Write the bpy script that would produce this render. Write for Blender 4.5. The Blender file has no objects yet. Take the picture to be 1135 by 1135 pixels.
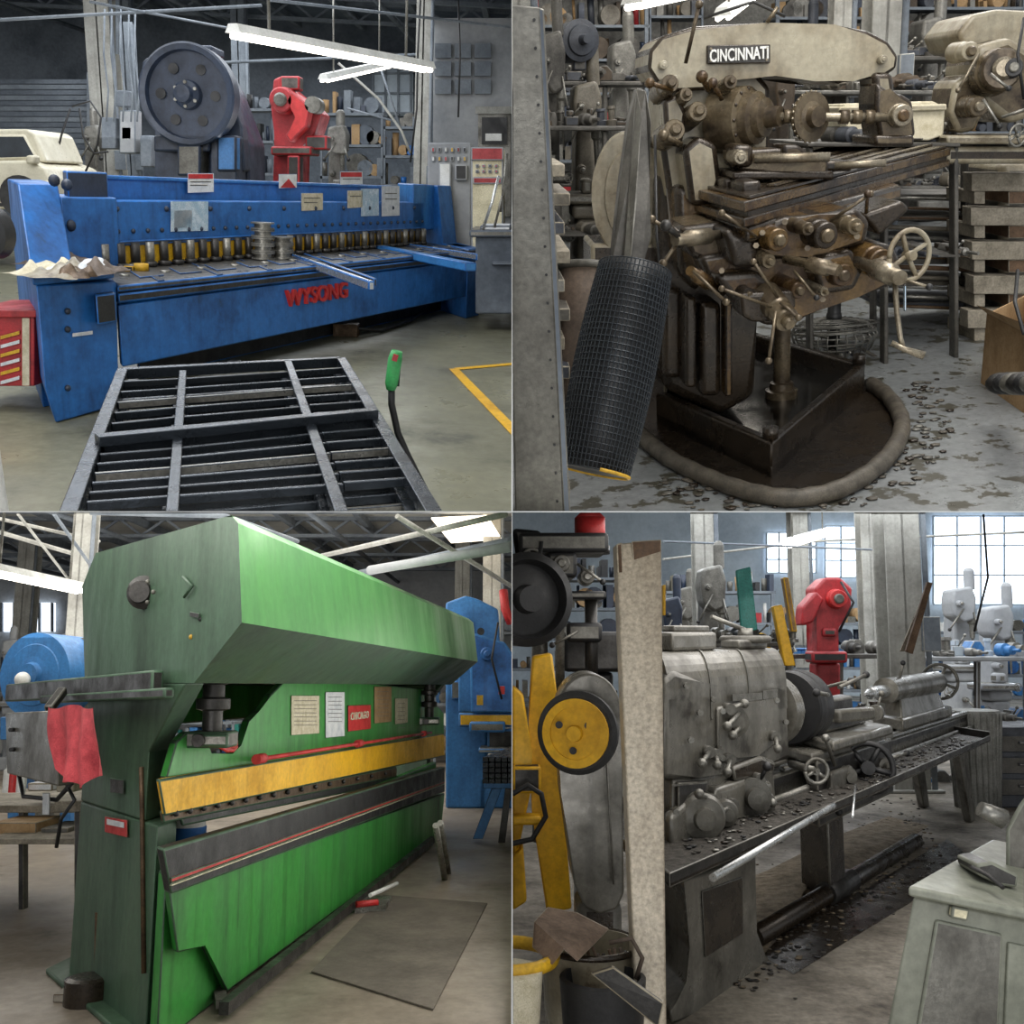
import bpy,bmesh,math,random
from mathutils import Vector,Matrix
random.seed(7)
F=1135.0;C0=567.5
V=Vector
sc=bpy.context.scene
try: sc.view_settings.view_transform='Standard'
except Exception: pass

# ---------------------------------------------------------------- materials
def lin(h):
    h=h.lstrip('#'); o=[]
    for i in (0,2,4):
        x=int(h[i:i+2],16)/255
        o.append(x/12.92 if x<=.04045 else ((x+.055)/1.055)**2.4)
    return (o[0],o[1],o[2],1)
MC={}
def mat(name,c1,c2=None,scale=3,lo=.42,hi=.68,rough=.5,metal=0,bump=.15,streak=1.0,emis=0,fine=.35,c3=None,fs=14,drip=0):
    if name in MC: return MC[name]
    m=bpy.data.materials.new(name); m.use_nodes=True; MC[name]=m
    nt=m.node_tree; b=nt.nodes['Principled BSDF']; L=nt.links.new
    b.inputs['Roughness'].default_value=rough; b.inputs['Metallic'].default_value=metal
    c1=lin(c1); c2=lin(c2) if c2 else tuple(x*.55 for x in c1[:3])+(1,)
    tc=nt.nodes.new('ShaderNodeTexCoord'); mp=nt.nodes.new('ShaderNodeMapping')
    mp.inputs['Scale'].default_value=(1,1,streak); L(tc.outputs['Object'],mp.inputs['Vector'])
    n=nt.nodes.new('ShaderNodeTexNoise'); n.inputs['Scale'].default_value=scale; n.inputs['Detail'].default_value=10; n.inputs['Roughness'].default_value=.68
    L(mp.outputs[0],n.inputs['Vector'])
    r=nt.nodes.new('ShaderNodeValToRGB'); r.color_ramp.elements[0].position=lo; r.color_ramp.elements[1].position=hi
    r.color_ramp.elements[0].color=c1; r.color_ramp.elements[1].color=c2
    if c3:
        e=r.color_ramp.elements.new(min(.98,hi+.05)); e.color=lin(c3)
    L(n.outputs['Fac'],r.inputs['Fac'])
    n2=nt.nodes.new('ShaderNodeTexNoise'); n2.inputs['Scale'].default_value=scale*fs; n2.inputs['Detail'].default_value=6; n2.inputs['Roughness'].default_value=.65
    L(tc.outputs['Object'],n2.inputs['Vector'])
    mr=nt.nodes.new('ShaderNodeMapRange'); mr.inputs[1].default_value=.3; mr.inputs[2].default_value=.7
    mr.inputs[3].default_value=1-fine; mr.inputs[4].default_value=1+fine*.4
    L(n2.outputs['Fac'],mr.inputs[0])
    mx=nt.nodes.new('ShaderNodeMix'); mx.data_type='RGBA'; mx.blend_type='MULTIPLY'; mx.inputs[0].default_value=1
    L(r.outputs[0],mx.inputs[6]); L(mr.outputs[0],mx.inputs[7]); out=mx.outputs[2]
    if drip>0:   # vertical grime runs and scuffs
        mp2=nt.nodes.new('ShaderNodeMapping'); mp2.inputs['Scale'].default_value=(14,14,.9); L(tc.outputs['Object'],mp2.inputs['Vector'])
        n3=nt.nodes.new('ShaderNodeTexNoise'); n3.inputs['Scale'].default_value=1.0; n3.inputs['Detail'].default_value=7; n3.inputs['Roughness'].default_value=.6; L(mp2.outputs[0],n3.inputs['Vector'])
        r3=nt.nodes.new('ShaderNodeMapRange'); r3.inputs[1].default_value=.5; r3.inputs[2].default_value=.72; r3.inputs[3].default_value=1; r3.inputs[4].default_value=1-drip; L(n3.outputs['Fac'],r3.inputs[0])
        m3=nt.nodes.new('ShaderNodeMix'); m3.data_type='RGBA'; m3.blend_type='MULTIPLY'; m3.inputs[0].default_value=1; L(out,m3.inputs[6]); L(r3.outputs[0],m3.inputs[7]); out=m3.outputs[2]
    L(out,b.inputs['Base Color'])
    if emis==0:
        rm=nt.nodes.new('ShaderNodeMapRange'); rm.inputs[1].default_value=.35; rm.inputs[2].default_value=.65
        rm.inputs[3].default_value=max(.03,rough-.12); rm.inputs[4].default_value=min(1,rough+.18); L(n.outputs['Fac'],rm.inputs[0]); L(rm.outputs[0],b.inputs['Roughness'])
    if bump>0:
        bp=nt.nodes.new('ShaderNodeBump'); bp.inputs['Strength'].default_value=bump; bp.inputs['Distance'].default_value=.015
        L(n2.outputs['Fac'],bp.inputs['Height']); L(bp.outputs[0],b.inputs['Normal'])
    if emis>0:
        b.inputs['Emission Color'].default_value=c1; b.inputs['Emission Strength'].default_value=emis
    return m
BLUE=mat('blue_paint','#2265ac','#184a82',2.0,lo=.45,hi=.62,rough=.42,fine=.2,c3='#233c5a',bump=.05,drip=.3)
BLUE2=mat('blue_paint_worn','#3474b0','#285a8c',2.4,rough=.5,fine=.25,drip=.25)
NAVY=mat('navy_paint','#283346','#1a212e',3,rough=.42,fine=.25,drip=.2)
DKSTEEL=mat('dark_steel','#3c3a38','#201f1d',5,rough=.4,metal=.4,fine=.4)
TABLE=mat('machine_table_steel','#605f5c','#383633',4,rough=.35,metal=.45,fine=.45)
STEEL=mat('worn_steel','#8e8c85','#56534b',6,rough=.35,metal=.6,fine=.4)
BRIGHT=mat('bright_steel','#d8dada','#a9abab',6,rough=.25,metal=.8,fine=.2)
BLACK=mat('black_paint','#1f1f20','#121214',5,rough=.5)
BLACKS=mat('black_steel_tube','#262b30','#181b1f',6,rough=.3,metal=.5,fine=.4)
TUBED=mat('shaded_tube_steel','#121417','#0a0c0e',6,rough=.45,metal=.3)  # near-black copy of the tube steel, shade put into the colour
TUBEL=mat('lit_tube_steel','#3b4148','#23282d',7,rough=.2,metal=.7,fine=.3,streak=.4)  # lighter copy of the tube steel, lit top put into the colour
RED=mat('red_paint','#a8242a','#741619',5,rough=.45,drip=.2)
REDL=mat('red_letters','#c02a2a','#98201f',5,rough=.5,fine=.25)
YEL=mat('yellow_paint','#d0a31e','#9c781a',4,rough=.5,fine=.35)
YEL2=mat('safety_yellow','#e9b416','#c59212',2.2,rough=.5,fine=.25,bump=.05,drip=.2)
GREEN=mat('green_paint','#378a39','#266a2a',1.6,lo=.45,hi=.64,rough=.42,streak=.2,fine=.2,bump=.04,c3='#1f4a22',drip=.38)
GREENT=mat('green_paint_lit','#559852','#427f45',1.6,rough=.42,streak=.3,fine=.14,bump=.04,drip=.18)  # lighter copy of the green, paints the brake's upper faces as lit
GREEND=mat('green_paint_shaded','#405c45','#2c4031',1.8,rough=.5,streak=.3,fine=.25,bump=.06,c3='#222e26',drip=.25)  # darker copy of the green, paints end, frames and underside as shaded
GREENB=mat('green_grip','#3fa45a','#2a7a40',20,rough=.5)
PAPER=mat('paper','#d0d2d3','#aeb4ba',14,rough=.8,fine=.25,bump=0)
PAPERY=mat('paper_cream','#ccc4ac','#aca286',18,rough=.8,fine=.35,bump=0)
PLASTIC=mat('plastic_sleeve','#9fb9cc','#c8d4dc',9,rough=.2,fine=.35)
WHITE=mat('white_paint','#dcdcd8','#bcbcb6',5,rough=.5,fine=.15)
CREAM=mat('cream_car_paint','#cfc9b4','#b5ae98',3,rough=.3,fine=.1,bump=0)
GLASS=mat('dark_glass','#2c3238','#1c2024',3,rough=.08,fine=.1,bump=0)
CONC1=mat('concrete_olive','#807e69','#656452',1.1,lo=.4,hi=.6,rough=.36,fine=.25,bump=.06,c3='#4c4b3e')
CONC2=mat('concrete_flaked','#7d8080','#67696a',1.5,rough=.33,fine=.3,bump=.12)
CONC3=mat('concrete_brown','#94897b','#73695d',.9,lo=.38,hi=.6,rough=.42,fine=.28,bump=.06,c3='#574e44')
CONC4=mat('concrete_gray','#8d867a','#5b544a',1.6,lo=.4,hi=.6,rough=.6,fine=.5,bump=.25,c3='#3c3730')
WALLG=mat('wall_gray','#9a9c9e','#7d8084',.8,rough=.8,fine=.12)
WALLD=mat('wall_dim','#626972','#4a5058',.9,rough=.8,fine=.25)
WALLB=mat('wall_cluttered','#6e6c66','#45423e',1.6,rough=.8,fine=.5)
WALLBR=mat('wall_bright','#b4bec6','#98a2ac',.8,rough=.8,fine=.1)
CEIL=mat('ceiling_dark','#5c6672','#465060',.7,rough=.9,fine=.2)
CEILL=mat('overhead_fill','#c4c4be','#a8a8a4',.7,rough=.9,fine=.15)
CEILI=mat('beam_steel','#747b82','#596069',2,rough=.7,fine=.2)
COLM=mat('column_paint','#a09f98','#7a7872',2,rough=.6,fine=.2,drip=.25)
DIV=mat('divider_bounce_white','#c4c4c0','#b4b4b0',1,rough=.9,fine=.05,bump=0)  # pale so the added dividers bounce light back into the rooms
BEIGE=mat('machine_gray_beige','#98917e','#776c57',3,lo=.42,hi=.62,rough=.33,fine=.22,c3='#4a3e2c',bump=.06,drip=.3)
GREYM=mat('machine_gray','#6a6861','#48453f',4,rough=.36,metal=.25,fine=.35,c3='#2e2b26',bump=.1)
LATHEG=mat('lathe_enamel_gray','#75726a','#55524a',3,lo=.42,hi=.6,rough=.3,metal=.15,fine=.28,c3='#35312b',bump=.06,drip=.35)
TRG=mat('oily_gray_iron','#6d614d','#42372a',5,lo=.4,hi=.6,rough=.26,metal=.4,fine=.4,c3='#241c13',bump=.12)
TRS=mat('oily_bare_steel','#8d8473','#5a5040',6,rough=.27,metal=.65,fine=.4,c3='#3a3022')
OILY=mat('oily_casting','#68512f','#38281a',5,lo=.4,hi=.58,rough=.22,metal=.3,fine=.45,c3='#1a140e',bump=.2)
OILYD=mat('oily_base','#382f25','#1b1612',5,rough=.22,metal=.3,fine=.5)
OIL=mat('oil_film','#0c0b0a','#1a1815',4,rough=.06,bump=.02)
RUST=mat('rusty_bar','#5e4a34','#3c2c1c',9,rough=.5,metal=.4,fine=.5)
WOOD=mat('pallet_wood','#8f8778','#5c564a',5,rough=.8,fine=.4)
WOODB=mat('brown_timber','#5e4630','#403020',5,rough=.7,fine=.4)
CARD=mat('cardboard','#a48660','#846844',6,rough=.8,fine=.2)
RUBBER=mat('rubber','#2a2a2a','#191919',8,rough=.6)
HOSE=mat('gray_hose','#585146','#332e27',10,rough=.5,fine=.5)
BRN=mat('brown_fiber','#5c4e42','#3a3028',5,rough=.7,fine=.4)
RAG=mat('red_cloth','#c2484e','#94323a',12,rough=.9,fine=.3,bump=.4)
TEAL=mat('teal_panel','#2a8a80','#1f6c64',6,rough=.5)
CRT=mat('control_cream','#d8cfae','#b3a988',5,rough=.5)
LAMP=mat('fluorescent_tube','#fff6e8','#fff6e8',1,emis=7,bump=0,fine=0)
WIN=mat('window_daylight','#e6f2ff','#e6f2ff',1,emis=2.2,bump=0,fine=0)
SKYL=mat('skylight_glow','#fff0d8','#fff0d8',1,emis=3.0,bump=0,fine=0)
MATM=mat('floor_mat','#645c52','#4e4840',2,rough=.8,fine=.25)
DRUMG=mat('ribbed_gray','#8b8b86','#62625c',6,rough=.6)
TANP=mat('tan_paper','#7a6452','#54463a',6,rough=.8,fine=.3)
WOODP=mat('pale_post','#c2b6a2','#9a8c78',5,lo=.4,hi=.66,rough=.45,metal=.1,streak=.12,fine=.45)
GGREEN=mat('gray_green_cabinet','#828476','#626458',2.5,rough=.45,fine=.25,bump=.05,drip=.25)
CHIPS=mat('metal_chips','#6c6760','#2c2925',30,rough=.4,metal=.4,fine=.6,bump=.8)
DUST=mat('dusty_chips','#92836c','#5e5344',14,rough=.8,fine=.6,bump=.6)
CLD=[mat('clutter_a','#55524c','#34322f',6,rough=.5,metal=.2),mat('clutter_b','#6c665a','#443e34',6,rough=.5),mat('clutter_c','#3c4048','#26282e',6,rough=.5),mat('clutter_d','#4a3c2c','#2c241a',6,rough=.6),mat('clutter_e','#7c7a74','#55534e',6,rough=.4,metal=.4)]

# ---------------------------------------------------------------- rooms (each is a rigidly placed room, own eye height)
class Room:
    def __init__(s,sx,sy,hx,hy,roll,h,camw=None):
        s.sx=sx;s.sy=sy;s.h=h
        X=(hx-C0)/F;Y=(C0-hy)/F;ph=math.radians(roll)
        th=math.atan(Y*math.cos(ph)-math.sin(ph)*X)
        U=V((-math.sin(ph)*math.cos(th),math.cos(ph)*math.cos(th),math.sin(th)))
        Zc=V((0,0,-1)); Fw=(Zc-U*Zc.dot(U)).normalized(); R=Fw.cross(U)
        s.A=Matrix((R,Fw,U)); s.eye=V((0,0,h))
        s.T=Matrix.Translation(s.eye)@s.A.to_4x4()
        s.M=(camw if camw else s.T)@s.T.inverted()
        s.planes=[s.A@V((sx,0,0)),s.A@V((0,sy,0))]
    def ray(s,px,py): return s.A@V(((px-C0)/F,(C0-py)/F,-1))
    def P(s,px,py,d):
        r=s.ray(px,py); return s.eye+r*(d/r.y)
    def Z(s,px,py,z=0.0):
        r=s.ray(px,py); return s.eye+r*((z-s.h)/r.z)
    def proj(s,p):
        c=s.A.transposed()@(V(p)-s.eye); return (C0+F*c.x/-c.z, C0-F*c.y/-c.z)
    def basey(s,px,d):
        x=s.P(px,700 if s.sy<0 else 200,d).x
        return s.proj((x,d,0))[1]
TL=Room(-1,1,284,190,-3,1.5); CW=TL.T
TR=Room(1,1,851,95,5,1.6,CW)
BL=Room(-1,-1,284,760,0,1.6,CW)
BR=Room(1,-1,851,700,0,1.6,CW)

class Fr:
    def __init__(s,room,O,uvp,vvp):
        s.r=room;s.O=O
        s.u=room.ray(*uvp);s.u.z=0;s.u.normalize()
        s.v=room.ray(*vvp);s.v.z=0;s.v.normalize()
    def pt(s,a,b,c): return s.O+s.u*a+s.v*b+V((0,0,c))
    def pb(s,px,py,b):
        n=s.u.cross(V((0,0,1))); d=s.r.ray(px,py); Q=s.O+s.v*b
        return s.r.eye+d*((Q-s.r.eye).dot(n)/d.dot(n))
    def pa(s,px,py,a):
        n=s.v.cross(V((0,0,1))); d=s.r.ray(px,py); Q=s.O+s.u*a
        return s.r.eye+d*((Q-s.r.eye).dot(n)/d.dot(n))
    def loc(s,p):
        q=p-s.O; det=s.u.x*s.v.y-s.u.y*s.v.x
        return ((q.x*s.v.y-q.y*s.v.x)/det,(s.u.x*q.y-s.u.y*q.x)/det,q.z)
    def ab(s,px,py,b):
        l=s.loc(s.pb(px,py,b)); return l[0],l[2]
    def bc(s,px,py,a):
        l=s.loc(s.pa(px,py,a)); return l[1],l[2]

class MB:
    def __init__(s,name,room,bevel=0):
        s.name=name;s.r=room;s.bm=bmesh.new();s.mats=[];s.bevel=bevel
    def mi(s,m):
        if m not in s.mats: s.mats.append(m)
        return s.mats.index(m)
    def face(s,vs,m,smooth=False):
        try: f=s.bm.faces.new(vs)
        except ValueError: return None
        f.material_index=s.mi(m);f.smooth=smooth;return f
    def poly(s,pts,m): return s.face([s.bm.verts.new(p) for p in pts],m)
    def prism(s,pts,off,m,m2=None,bev=None):
        a=[s.bm.verts.new(p) for p in pts]; b=[s.bm.verts.new(V(p)+V(off)) for p in pts]; n=len(a)
        s.face(a,m); s.face(b[::-1],m)
        for i in range(n): s.face([a[i],b[i],b[(i+1)%n],a[(i+1)%n]],m2 or m)
        bev=s.bevel if bev is None else bev
        if bev>0:
            es=list({e for v in a+b for e in v.link_edges}); mn=min(e.calc_length() for e in es)
            w=min(bev,mn*.3)
            if w>.0015:
                r=bmesh.ops.bevel(s.bm,geom=es,offset=w,segments=3 if w>.02 else 2,profile=.5,affect='EDGES',clamp_overlap=True)
                for f in r['faces']: f.smooth=True
    def box(s,x0,x1,y0,y1,z0,z1,m):
        s.prism([V((x0,y0,z0)),V((x1,y0,z0)),V((x1,y0,z1)),V((x0,y0,z1))],V((0,y1-y0,0)),m)
    def fbox(s,f,a0,a1,b0,b1,c0,c1,m):
        s.prism([f.pt(a0,b0,c0),f.pt(a1,b0,c0),f.pt(a1,b0,c1),f.pt(a0,b0,c1)],f.v*(b1-b0),m)
    def bar(s,p0,p1,w,h,m,up=(0,0,1)):
        p0=V(p0);p1=V(p1);t=(p1-p0).normalized();x=t.cross(V(up)).normalized()*w/2;y=x.cross(t).normalized()*h/2
        s.prism([p0-x-y,p0+x-y,p0+x+y,p0-x+y],p1-p0,m)
    def tube(s,pts,rs,m,n=12,caps=True):
        pts=[V(p) for p in pts]
        if not isinstance(rs,(list,tuple)): rs=[rs]*len(pts)
        rings=[];ref=None
        for i,p in enumerate(pts):
            t=(pts[min(i+1,len(pts)-1)]-pts[max(i-1,0)])
            if t.length<1e-7: t=V((0,0,1))
            t.normalize()
            if ref is None:
                ref=t.cross(V((0,0,1)))
                if ref.length<.1: ref=t.cross(V((1,0,0)))
            x=(ref-t*ref.dot(t)).normalized();ref=x;y=t.cross(x)
            rings.append([s.bm.verts.new(p+(x*math.cos(k*2*math.pi/n)+y*math.sin(k*2*math.pi/n))*rs[i]) for k in range(n)])
        for i in range(len(rings)-1):
            for k in range(n): s.face([rings[i][k],rings[i][(k+1)%n],rings[i+1][(k+1)%n],rings[i+1][k]],m,True)
        if caps: s.face(rings[0][::-1],m); s.face(rings[-1],m)
    def cyl(s,p0,p1,r,m,r1=None,n=24,caps=True): s.tube([p0,p1],[r,r if r1 is None else r1],m,n,caps)
    def lathe(s,c,ax,prof,m,n=32):
        c=V(c);ax=V(ax).normalized()
        t=ax; x=t.cross(V((0,0,1)))
        if x.length<.1: x=t.cross(V((1,0,0)))
        x.normalize();y=t.cross(x)
        def ring(q):
            r=max(q[1],1e-4); p=c+ax*q[0]
            return [s.bm.verts.new(p+(x*math.cos(k*2*math.pi/n)+y*math.sin(k*2*math.pi/n))*r) for k in range(n)]
        first=ring(prof[0]); s.face(first[::-1],m)
        for i in range(len(prof)-1):
            a=ring(prof[i]);b=ring(prof[i+1])
            for k in range(n): s.face([a[k],a[(k+1)%n],b[(k+1)%n],b[k]],m,True)
        last=ring(prof[-1]); s.face(last,m)
    def ball(s,c,r,m,sc3=(1,1,1),n=12):
        ret=bmesh.ops.create_uvsphere(s.bm,u_segments=n,v_segments=max(6,n//2+2),radius=r)
        for v in ret['verts']: v.co=V((v.co.x*sc3[0],v.co.y*sc3[1],v.co.z*sc3[2]))+V(c)
        idx=s.mi(m)
        for f in {f for v in ret['verts'] for f in v.link_faces}: f.material_index=idx;f.smooth=True
    def cloth(s,c,rx,ry,h,m,seed=0,n=14):
        """crumpled cloth lump lying on a surface"""
        rnd=random.Random(seed);ph=[rnd.uniform(0,6) for _ in range(6)];g=[]
        for j in range(n+1):
            row=[]
            for i in range(n+1):
                u=i/n*2-1;v=j/n*2-1;rr=math.hypot(u,v);f=max(0,1-rr*rr*.75)
                w=.55+.25*math.sin(u*5+ph[0]+v*2)+.2*math.sin(v*7+ph[1])+.15*math.sin((u+v)*9+ph[2])
                row.append(s.bm.verts.new(V(c)+V((u*rx*(1+.12*math.sin(v*6+ph[3])),v*ry*(1+.12*math.sin(u*6+ph[4])),h*f*w if 0<i<n and 0<j<n else 0))))
            g.append(row)
        for j in range(n):
            for i in range(n): s.face([g[j][i],g[j][i+1],g[j+1][i+1],g[j+1][i]],m,True)
    def torus(s,c,ax,R,r,m,n=32,k=8,a0=0,a1=2*math.pi,sy=1):
        c=V(c);ax=V(ax).normalized();x=ax.cross(V((0,0,1)))
        if x.length<.1:x=ax.cross(V((1,0,0)))
        x.normalize();y=ax.cross(x)
        pts=[c+x*math.cos(a0+(a1-a0)*i/n)*R+y*math.sin(a0+(a1-a0)*i/n)*R*sy for i in range(n+1)]
        s.tube(pts,r,m,k)
    def wheel(s,c,ax,R,r,m,spokes=4,hub=.15,handle=True):
        c=V(c);ax=V(ax).normalized();x=ax.cross(V((0,0,1))).normalized();y=ax.cross(x)
        s.torus(c,ax,R,r,m)
        for i in range(spokes):
            a=i*2*math.pi/spokes+.4
            s.cyl(c-ax*r,c+(x*math.cos(a)+y*math.sin(a))*R,r*.9,m,n=8)
        s.cyl(c-ax*R*.25,c+ax*R*.25,R*hub*1.3,m,n=14)
        if handle:
            q=c+(x*.5+y*.85)*R; s.cyl(q,q-ax*R*.5,r*1.3,m,n=8)
    def pb(s,x0,y0,x1,y1,d,th,m):
        P=s.r.P; s.prism([P(x0,y1,d),P(x1,y1,d),P(x1,y0,d),P(x0,y0,d)],V((0,th,0)),m)
    def pp(s,pts,d,th,m,m2=None,bev=None):
        off=V((0,th,0)) if not isinstance(th,Vector) else th
        s.prism([s.r.P(p[0],p[1],p[2] if len(p)>2 else d) for p in pts],off,m,m2,bev)
    def pc(s,x,y,d,rp,ln,m,ax=(0,1,0),n=24,r1=None):
        c=s.r.P(x,y,d);ax=V(ax).normalized(); s.cyl(c,c+ax*ln,rp*d/F,m,n=n,r1=None if r1 is None else r1*d/F)
    def boss(s,x,y,d,rp,ln,m,ax=(0,-1,0),m2=None):
        c=s.r.P(x,y,d);k=rp*d/F;ax=V(ax).normalized()
        s.lathe(c,ax,[(-.08,k*1.15),(ln*.3,k*1.1),(ln*.4,k),(ln*.93,k),(ln,k*.9)],m,24)
        s.lathe(c,ax,[(ln*.9,k*.55),(ln*1.15,k*.55),(ln*1.25,k*.4)],m2 or m,16)
    def pt(s,pts,rp,m,n=10,d=None):
        q=[s.r.P(p[0],p[1],p[2] if len(p)>2 else d) for p in pts]
        dd=pts[0][2] if len(pts[0])>2 else d
        rs=[x*dd/F for x in rp] if isinstance(rp,(list,tuple)) else rp*dd/F
        s.tube(q,rs,m,n)
    def pl(s,x0,y0,x1,y1,d,rp,m,ball=None):
        a=s.r.P(x0,y0,d);b=s.r.P(x1,y1,d-.06); s.cyl(a,b,rp*d/F,m,n=8); s.ball(b,rp*2.1*d/F,ball or m,n=10)
    def text(s,txt,c,xd,yd,width,height,m,ex=.006):
        cu=bpy.data.curves.new('t','FONT');cu.body=txt;cu.extrude=.05;cu.align_x='CENTER';cu.align_y='CENTER';cu.offset=.02
        ob=bpy.data.objects.new('t',cu);sc.collection.objects.link(ob);bpy.context.view_layer.update()
        me=bpy.data.meshes.new_from_object(ob.evaluated_get(bpy.context.evaluated_depsgraph_get()))
        xs=[v.co.x for v in me.vertices];ys=[v.co.y for v in me.vertices]
        if xs:
            mx=(min(xs)+max(xs))/2;my=(min(ys)+max(ys))/2;w=max(xs)-min(xs);h=max(ys)-min(ys)
            xd=V(xd).normalized();yd=V(yd).normalized();nd=xd.cross(yd).normalized()
            vs=[s.bm.verts.new(V(c)+xd*((v.co.x-mx)/w*width)+yd*((v.co.y-my)/h*height)+nd*(v.co.z/.05*ex)) for v in me.vertices]
            for p in me.polygons: s.face([vs[i] for i in p.vertices],m)
        bpy.data.objects.remove(ob,do_unlink=True);bpy.data.curves.remove(cu);bpy.data.meshes.remove(me)
    def done(s):
        bm=s.bm;r=s.r
        bmesh.ops.recalc_face_normals(bm,faces=bm.faces[:])
        for n in r.planes:
            co=r.eye+n*.003
            if any((v.co-co).dot(n)<0 for v in bm.verts):
                bmesh.ops.bisect_plane(bm,geom=bm.verts[:]+bm.edges[:]+bm.faces[:],plane_co=co,plane_no=n,clear_inner=True)
        if not bm.faces: bm.free(); return None
        me=bpy.data.meshes.new(s.name);bm.to_mesh(me);bm.free()
        for m in s.mats: me.materials.append(m)
        ob=bpy.data.objects.new(s.name,me);sc.collection.objects.link(ob);ob.matrix_world=r.M
        return ob

# ---------------------------------------------------------------- generic makers
def shell(room,fm,wm,cm,D,H,x0,x1,ceil=True):
    m=MB('floor',room);m.poly([V((x0,.3,0)),V((x1,.3,0)),V((x1,D,0)),V((x0,D,0))],fm);m.done()
    m=MB('wall_back',room);m.box(x0,x1,D,D+.2,0,H,wm);m.done()
    if ceil:
        m=MB('ceiling',room);m.poly([V((x0,7,H)),V((x1,7,H)),V((x1,D,H)),V((x0,D,H))],cm)
        y=9
        while y<D:
            m.box(x0,x1,y,y+.18,H-.45,H-.38,CEILI);m.box(x0,x1,y,y+.18,H-.08,H,CEILI)
            x=x0
            while x<x1:
                m.bar((x,y+.09,H-.4),(x+.5,y+.09,H-.04),.05,.05,CEILI,up=(0,1,0));m.bar((x+.5,y+.09,H-.04),(x+1,y+.09,H-.4),.05,.05,CEILI,up=(0,1,0));x+=1
            y+=3.2
        x=x0
        while x<x1: m.box(x,x+.12,7,D,H-.22,H-.08,CEILI);x+=1.6
        for k in range(6):
            xx=x0+(x1-x0)*(k+.5)/6; m.cyl((xx,7,H-.6),(xx+.4,D,H-.6),.05,CEILI,n=8)
        m.done()
def column(room,px,d,w,H,m,name='steel_column'):
    b=MB(name,room,.008); x=room.P(px,700 if room.sy<0 else 100,d).x
    b.box(x-w/2,x+w/2,d,d+.03,0,H,m);b.box(x-w/2,x+w/2,d+w,d+w+.03,0,H,m);b.box(x-.02,x+.02,d,d+w,0,H,m)
    b.box(x-w*.8,x+w*.8,d-.08,d+w+.1,0,.03,m)
    b.cyl((x+w*.6,d,0),(x+w*.6,d,H),.03,CEILI,n=8);b.box(x+w*.4,x+w*.9,d-.06,d,1.4,1.75,CEILI);b.done()
def bgmill(room,name,cx,top,d,w,cm,sm=None):
    sm=sm or STEEL; by=room.basey(cx,d);h=by-top;m=MB(name,room,.035)
    m.pb(cx-.4*w,by-.1*h,cx+.4*w,by,d,.9,cm); m.pp([(cx-.2*w,by-.93*h),(cx+.16*w,by-.93*h),(cx+.24*w,by-.05*h),(cx-.28*w,by-.05*h)],d+.35,.4,cm)
    m.pb(cx-.2*w,by-.4*h,cx+.25*w,by-.22*h,d,.5,cm);m.pb(cx-.5*w,by-.5*h,cx+.5*w,by-.46*h,d-.05,.4,sm);m.pb(cx-.3*w,by-.46*h,cx+.3*w,by-.4*h,d,.35,cm)
    m.pp([(cx-.28*w,by-.86*h),(cx-.24*w,by-.93*h),(cx+.22*w,by-.95*h),(cx+.34*w,by-.88*h),(cx+.3*w,by-.76*h),(cx+.05*w,by-.74*h),(cx-.22*w,by-.78*h)],d-.1,.4,cm)
    k=d/F
    m.lathe(room.P(cx+.2*w,by-.78*h,d+.05),(0,0,-1),[(0,.11*w*k),(.1,.11*w*k),(.12,.07*w*k),(.3,.06*w*k),(.31,.03*w*k),(.45,.02*w*k)],sm,18)
    m.lathe(room.P(cx+.15*w,by-.93*h,d+.1),(0,0,1),[(0,.13*w*k),(.25,.13*w*k),(.28,.1*w*k),(.3,.05*w*k)],cm,20)
    m.boss(cx-.12*w,by-.85*h,d-.1,.07*w,.1,cm,m2=sm);m.boss(cx+.02*w,by-.3*h,d,.06*w,.1,sm);m.boss(cx-.1*w,by-.6*h,d+.3,.08*w,.1,cm,m2=sm)
    m.wheel(room.P(cx-.36*w,by-.34*h,d-.15),(0.2,-1,0),.13*w*k,.012*w*k,sm);m.wheel(room.P(cx+.42*w,by-.48*h,d-.2),(0.2,-1,0),.1*w*k,.01*w*k,sm)
    m.pl(cx,by-.82*h,cx-.35*w,by-.7*h,d-.1,1,sm,ball=BLACK);m.pl(cx+.1*w,by-.3*h,cx+.45*w,by-.2*h,d-.1,1,sm,ball=BLACK);m.pl(cx+.25*w,by-.8*h,cx+.4*w,by-.7*h,d-.1,1,sm,ball=BLACK)
    m.pb(cx-.1*w,by-.56*h,cx+.15*w,by-.5*h,d-.02,.2,sm);m.pb(cx-.15*w,by-.2*h,cx+.08*w,by-.13*h,d+.3,.1,BLACK)
    return m.done()
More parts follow.
